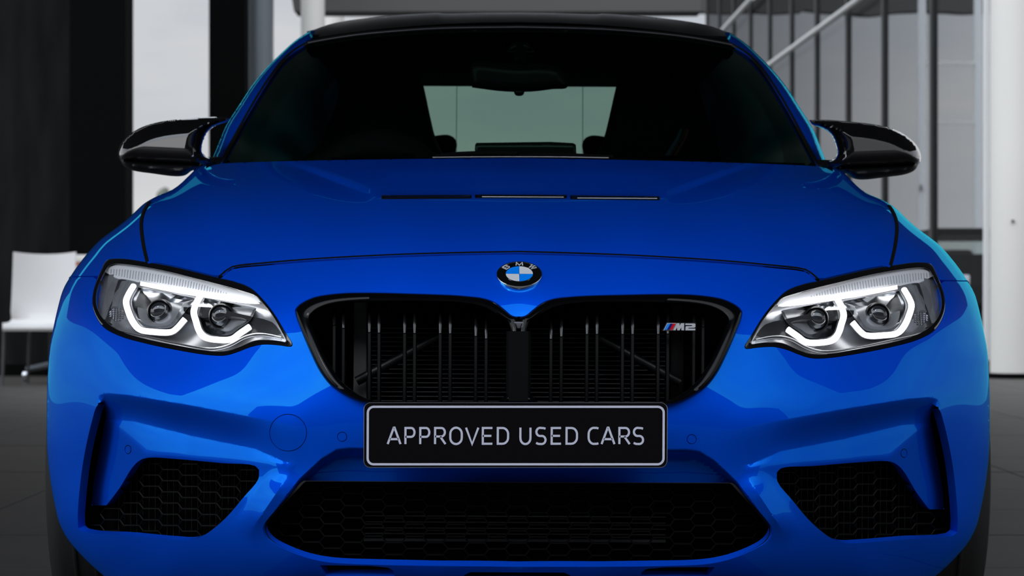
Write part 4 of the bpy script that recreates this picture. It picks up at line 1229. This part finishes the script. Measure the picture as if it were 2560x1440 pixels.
# black band and rubber round the glass
band = np.vstack([crm(ws_edge, 4), crm(ws_top, 4)])
band = np.vstack([band, (band[:-1] * [-1, 1])[::-1]])
MB().tube([p3(p[0], p[1], WF([p[0]], [p[1]])[0] + .004) for p in resample(band, 14, closed=False)], .0065, 8).obj('screen_seal', SATIN, ws)
pil_out = L((524, 409), (530, 396), (545, 360), (563, 316), (598, 260), (633, 207), (668, 165), (703, 130), (738, 99), (774, 76))
pil_out = resample(crm(pil_out, 5), 5.5, closed=False)
def pf(u, v):
    s = np.abs(u); d = pdist(np.c_[s, v], pil_out, closed=False)
    return WF(u, v) - .006 + .14 * (1 - np.sqrt(np.clip(d / 22, 0, 1))) ** 2
for s in (-1, 1):
    top = L((770, 90), (757, 112))
    poly = np.vstack([pil_out, top, crm(ws_edge, 4)[::-1], L((548, 411))])
    ex.clear(); offs(pil_out, [.4, 1.1, 2.4, 4.2], True); ex3 = np.vstack(ex)
    pil = panel('windscreen_pillar', sgn(poly, s), [], pf, PAINT, car, 6, .012, ex3 * [s, 1])
    A = P3(pil_out[:, 0] * s, pil_out[:, 1], pf(pil_out[:, 0], pil_out[:, 1]))
    rows = [A]
    B = A.copy(); B[:, 1] += .05; B[:, 0] -= s * .004; rows.append(B)
    MB().loft([r[::s] for r in rows], False).obj('pillar_side', PAINT, pil, sharp=60)
    C1_ = B.copy(); C1_[:, 1] = 2.75; C2_ = C1_.copy(); C2_[:, 1] = 3.35; C2_[:, 0] *= .96; C2_[:, 2] = 1.0 + (C2_[:, 2] - 1.0) * .93
    E_ = C2_.copy(); E_[:, 1] = 4.05; E_[:, 0] *= .90; E_[:, 2] = 1.0 + (E_[:, 2] - 1.0) * .12
    MB().loft([r[::s] for r in (B, C1_)], False).obj('door_window', TINT, car, sharp=60)
    MB().loft([r[::s] for r in (C1_, C2_, E_)], False).obj('rear_quarter', TINT, car, sharp=60)
    # lower side: door and rear wing
    def st(Y, k): return [(s * x * k, Y, z) for x, z in ((.80, .20), (.855, .30), (.87, .55), (.855, .78), (.80, .90), (.715, 1.0))]
    st0 = [(s * x, 1.30, z) for x, z in ((.80, .20), (.855, .30), (.87, .55), (.85, .72), (.78, .86), (.70, .955))]
    MB().loft([r for r in (st0, st(1.62, 1), st(1.95, .995), st(2.65, .995))], False).obj('door', PAINT, car, sharp=50)
    MB().loft([r for r in (st(2.66, .995), st(3.4, 1.03), st(3.9, 1.0), st(4.30, .90))], False).obj('rear_wing', PAINT, car, sharp=50)

roof_sil = np.vstack([L((774, 76), (783, 73.5), (805, 65.5), (830, 58), (865, 51.5), (900, 46.5), (950, 41), (1000, 37), (1050, 34), (1085, 32.3), (1093, 32.2), (1106, 33.8), (1200, 32)), [0, 31.5]])
roof_sil = crm(roof_sil, 4)
def rf(u, v):
    s = np.abs(u); P = np.c_[s, v]
    d = pdist(P, roof_sil, closed=False); e_ = pdist(P, ws_top, closed=False)
    t = e_ / (e_ + d + 1e-6)
    return WF(u, v) + .015 + .42 * (1 - np.sqrt(np.clip(1 - t, 0, 1)))
RH = np.vstack([crm(ws_top, 4)[::-1] + [0, -1.5], L((757, 110), (770, 90)), roof_sil])
# panel runs from the centre along the screen to the corner and back along the skyline
RO = np.vstack([RH, (RH[1:-1] * [-1, 1])[::-1]])
rx = np.vstack([resample(roof_sil, 7, closed=False) + [0, a] for a in (.5, 1.2, 2.4)])
roof = panel('roof', RO, [], rf, CARBON, car, 6, .012, np.vstack([rx, rx * [-1, 1]]))
rs = np.vstack([roof_sil, (roof_sil[:-1] * [-1, 1])[::-1]])
tl = np.vstack([crm(ws_top, 4), (crm(ws_top, 4)[:-1] * [-1, 1])[::-1]])
MB().tube([p3(p[0], p[1] - 1.5, WF([p[0]], [p[1]])[0] - .002) for p in resample(tl, 14, closed=False)], .0013, 6).obj('front_edge_strip', SILVER, roof)
A = P3(rs[:, 0], rs[:, 1], rf(rs[:, 0], rs[:, 1]))
B = A.copy(); B[:, 1] = np.maximum(B[:, 1], 2.75) + .1; C = B.copy(); C[:, 1] = 3.30; C[:, 2] -= .045; C[:, 0] *= .97
MB().loft([A, B, C], False).obj('roof_rear', CARBON, roof, sharp=60)
# headliner, cabin floor and rear of the car
MB().box(-.53, .53, 2.12, 3.22, 1.305, 1.33, .01).obj('headliner', TRIMIN, car)
mb = MB()
mb.loft([[(x, 2.30, 1.306), (x, 2.14, 1.306), (x, 2.035 + .12 * (x / .53) ** 2, 1.372 - .03 * (x / .53) ** 2), (x, 2.25, 1.36)] for x in np.linspace(-.54, .54, 13)], True, True)
mb.obj('screen_header', TRIMIN, car)
MB().box(-.80, .80, 1.55, 3.5, .35, .40).obj('cabin_floor', TRIMIN, car, smooth=False)
MB().prism([(-.53, 0), (.53, 0), (.62, 1), (-.62, 1)], lambda p, d: (p[0], 3.27 + p[1] * .68, 1.325 - p[1] * .30 - d), 0, .005).obj('rear_window', REARGL, car, smooth=False)
for s in (-.187, .187):
    MB().tube([(s, 3.28, 1.315), (s * 1.09, 3.93, 1.02)], .0011, 6).obj('heater_busbar', SATIN, car)
MB().prism([(-.76, 3.95), (.76, 3.95), (.70, 4.36), (-.70, 4.36)], lambda p, d: (p[0], p[1], 1.01 + d), 0, .012).obj('boot_lid', PAINT, car, smooth=False)
MB().box(-.78, .78, 4.30, 4.36, .25, 1.0, .02).obj('rear_bumper', PAINT, car)
MB().box(-.66, .66, 3.05, 3.95, .93, .965).obj('parcel_shelf', TRIMIN, car, smooth=False)

# ---------------------------------------------------------------- cabin
DASHM = mat('dash_top', (0.022, 0.022, 0.023), 0.75, spec=0.1)
def Lr(*p): return np.array([(x - CX, y + 0.0048 * (CX - x)) for x, y in p], float)   # full width, signed
dash = Lr((575, 425), (580, 406), (690, 402), (780, 392), (830, 362), (880, 336), (930, 325), (985, 327), (1030, 343), (1065, 366), (1090, 384), (1180, 388), (1440, 390), (1700, 400), (2010, 408), (2015, 425))
inflate('dashboard', crm(dash, 3, True, 50), lambda u, v: 1.86 - .10 * (np.abs(u) / 700) ** 2, .10, 60, .12, DASHM, car, 12)
inflate('display', crm(Lr((1186, 392), (1186, 362), (1190, 357), (1430, 357.5), (1438, 362), (1440, 392)), 3, True, 40), 1.72, .008, 8, .012, mat('display_black', (.02, .024, .024), .25), car, 7)
for s in (-1, 1):
    seat = inflate('front_seat', crm(np.array(sgn(L((1030, 170), (1050, 195), (1060, 230), (1072, 285), (1087, 345), (1105, 385), (1115, 440), (790, 440), (795, 385), (812, 330), (835, 270), (850, 215), (870, 178), (940, 165)), s)), 3, True, 60), 2.36, .07, 40, .08, SEATM, car, 10)
    inflate('rear_headrest', crm(np.array(sgn(L((1060, 345), (1088, 339), (1118, 337), (1134, 345), (1141, 361), (1137, 385), (1142, 408), (1050, 408)), s)), 3, True, 60), 3.0, .05, 20, .05, SEATM, car, 7)
    MB().tube([p3(s * 345, 395, 3.05), p3(s * 345, 470, 3.05)], .12, 12, ry=.05).obj('rear_backrest', SEATM, car)
sb = thing('seat_belt', None, None); sb.parent = car
for k, (dx, m_) in enumerate(((0, mat('belt_blue', (.03, .07, .12), .6)), (11, mat('belt_black', (.01, .01, .01), .7)), (18, mat('belt_red', (.11, .02, .012), .6)))):
    q = [Lr((a + dx, b))[0] for a, b in ((1698, 322), (1688, 345), (1660, 389), (1671, 389), (1697, 345), (1704, 322))]
    MB().prism(q, lambda p, d: p3(p[0], p[1], 2.255 + d), 0, .003).obj('stripe', m_, sb, smooth=False)
rvm = thing('rear_view_mirror', None, None); rvm.parent = car
RVM = mat('mirror_shell', (.010, .0105, .011), .45)
inflate('shell', crm(Lr((1172, 175), (1178, 158), (1195, 153), (1245, 158), (1297, 162), (1345, 160), (1396, 168), (1407, 186), (1419, 214), (1412, 221), (1380, 223), (1330, 229), (1260, 229), (1200, 222), (1178, 219), (1174, 200)), 3, True, 60), 1.90, .035, 22, .02, RVM, rvm, 6)
inflate('knob', crm(Lr((1283, 222), (1283, 233), (1288, 239), (1303, 239), (1308, 233), (1308, 222)), 3, True, 60), 1.89, .012, 8, .01, SATIN, rvm, 4)
MB().tube([p3(0, 165, 1.92), p3(0, 120, 1.97)], .022, 12, ry=.014).obj('stem', SATIN, rvm)
inflate('sensor_pod', crm(Lr((1266, 128), (1272, 115), (1285, 105), (1312, 105), (1325, 115), (1332, 128)), 3, True, 60), 1.965, .015, 14, .02, RVM, rvm, 5)
MB().tube([p3(-32, 129.5, 1.945), p3(36, 129.5, 1.945)], .0008, 6).obj('trim_line', SILVER, rvm)
st_ = thing('steering_wheel', None, None); st_.parent = car
c = Vector((-.37, 2.02, .93)); rows = []
MB().tube([(c.x + .185 * math.cos(a), c.y + .185 * math.sin(a) * .42, c.z + .185 * math.sin(a) * .9) for a in np.linspace(0, 2 * math.pi, 41)], .016, 8, cap=False).obj('rim', SEATM, st_)
MB().lathe([(.02, -.03), (.07, -.02), (.075, .02), (.02, .03)], 20, 'y', tuple(c)).obj('hub', SEATM, st_)
for a in (0, math.pi, -math.pi / 2):
    MB().tube([(c.x + .06 * math.cos(a), c.y, c.z + .06 * math.sin(a)), (c.x + .18 * math.cos(a), c.y + .18 * math.sin(a) * .42, c.z + .18 * math.sin(a) * .9)], .018, 8, ry=.008).obj('spoke', SEATM, st_)
# cowl and wipers
rearl = np.vstack([(rear * [-1, 1]), rear[::-1][1:]])
for k, pth in enumerate((Lr((1085, 395), (1100, 391), (1130, 387), (1200, 384), (1290, 385)), Lr((1296, 389), (1380, 388), (1480, 392), (1530, 394)))):
    MB().tube([p3(p[0], p[1], WF([p[0]], [p[1]])[0] - .022) for p in crm(pth, 4)], [.004] * 2 + [.006] * (4 * (len(pth) - 1) - 1), 8).obj('wiper', MATTE, car)
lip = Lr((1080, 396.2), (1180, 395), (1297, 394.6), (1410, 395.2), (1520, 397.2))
MB().tube([p3(p[0], p[1] - 2.6, 1.40) for p in crm(lip, 4)], .0012, 6).obj('hood_lip_reflection', BADGESILVER, hood)  # silver line drawn in place of sky reflected by the hood's rear lip

# ---------------------------------------------------------------- door mirrors
MO = L((573, 293), (530, 292), (470, 296), (400, 304), (352, 318), (320, 338), (300, 360), (293, 384), (298, 400), (330, 406), (400, 411), (470, 414), (500, 415), (524, 412), (527, 396), (512, 390), (503, 377), (507, 352), (519, 328), (541, 313), (566, 304))
ML = L((297, 394), (330, 400), (400, 404), (470, 407), (520, 407), (500, 420), (478, 427), (462, 438), (440, 441), (380, 434), (330, 426), (308, 415))
def mY(u, v): return 1.66 + .10 * ((np.abs(u) - 760) / 240.0) * (np.abs(u) > 760) + .02 * (np.abs(u) - 800) / 200
for s in (-1, 1):
    dm_ = thing('door_mirror', None, None); dm_.parent = car
    inflate('cap', sgn(crm(MO, 4, True, 75), s), mY, .085, 42, .045, mat('mirror_gloss', (.006, .006, .007), .06, 0, 1, .01) if 'mirror_gloss' not in bpy.data.materials else bpy.data.materials['mirror_gloss'], dm_, 5)
    inflate('lower_shell', sgn(crm(ML, 4, True, 75), s), mY, .06, 22, .04, SATIN, dm_, 5)
    MB().box(*(sorted((s * .79, s * .90))), 1.735, 1.742, 1.005, 1.07, .003).obj('mirror_glass', CHROME, dm_)
    MB().tube([p3(s * 800, 416, 1.68), p3(s * 745, 414, 1.74)], .018, 10, ry=.03).obj('foot', SATIN, dm_)

# ---------------------------------------------------------------- wheels
RIM = mat('wheel_rim', (.03, .03, .032), .3, .6)
wheel0 = None
def wheel():
    w = thing('wheel', None, None); w.parent = car
    MB().lathe([(.235, -.10), (.30, -.118), (.318, -.112), (.328, -.085), (.330, 0), (.328, .085), (.318, .112), (.30, .118), (.235, .10)], 64, 'x').obj('tyre', RUBBER, w, sharp=60)
    MB().lathe([(.236, -.10), (.236, .10), (.222, .09), (.215, 0), (.222, -.09)], 48, 'x').obj('rim', RIM, w)
    mb = MB()
    for k in range(10):
        a = 2 * math.pi * k / 10
        mb.tube([(.085, .03 * math.cos(a), .03 * math.sin(a)), (.07, .225 * math.cos(a), .225 * math.sin(a))], .012, 8)
    mb.lathe([(.01, .09), (.05, .085), (.055, .05), (.01, .05)], 20, 'x')
    mb.obj('spokes', RIM, w)
    mb = MB()
    for g in (-.06, -.02, .02, .06):
        mb.lathe([(.3305, g - .004), (.3312, g - .003), (.3312, g + .003), (.3305, g + .004)], 64, 'x')
    mb.obj('tread_rib', RUBBER, w)
    return w
def wheel_copy(w):
    c = w.copy(); COL.objects.link(c)
    for ch_ in list(w.children):
        d = ch_.copy(); COL.objects.link(d); d.parent = c
    return c
wheel0 = wheel()
wheel0.location = (.812, .95, .331)
for k, (x, y) in enumerate(((-.812, .95), (.80, 3.47), (-.80, 3.47))):
    w = wheel_copy(wheel0); w.location = (x, y, .331)
    if x < 0: w.rotation_euler = (0, 0, math.pi)
for s in (-1, 1):
    # wheel-arch liner
    rows = []
    for a in np.linspace(math.radians(-20), math.radians(200), 24):
        rows.append([(s * x, .95 + .385 * math.cos(a), .331 + .385 * math.sin(a)) for x in (.62, .84)])
    MB().loft(rows, False).obj('arch_liner', MATTE, car)
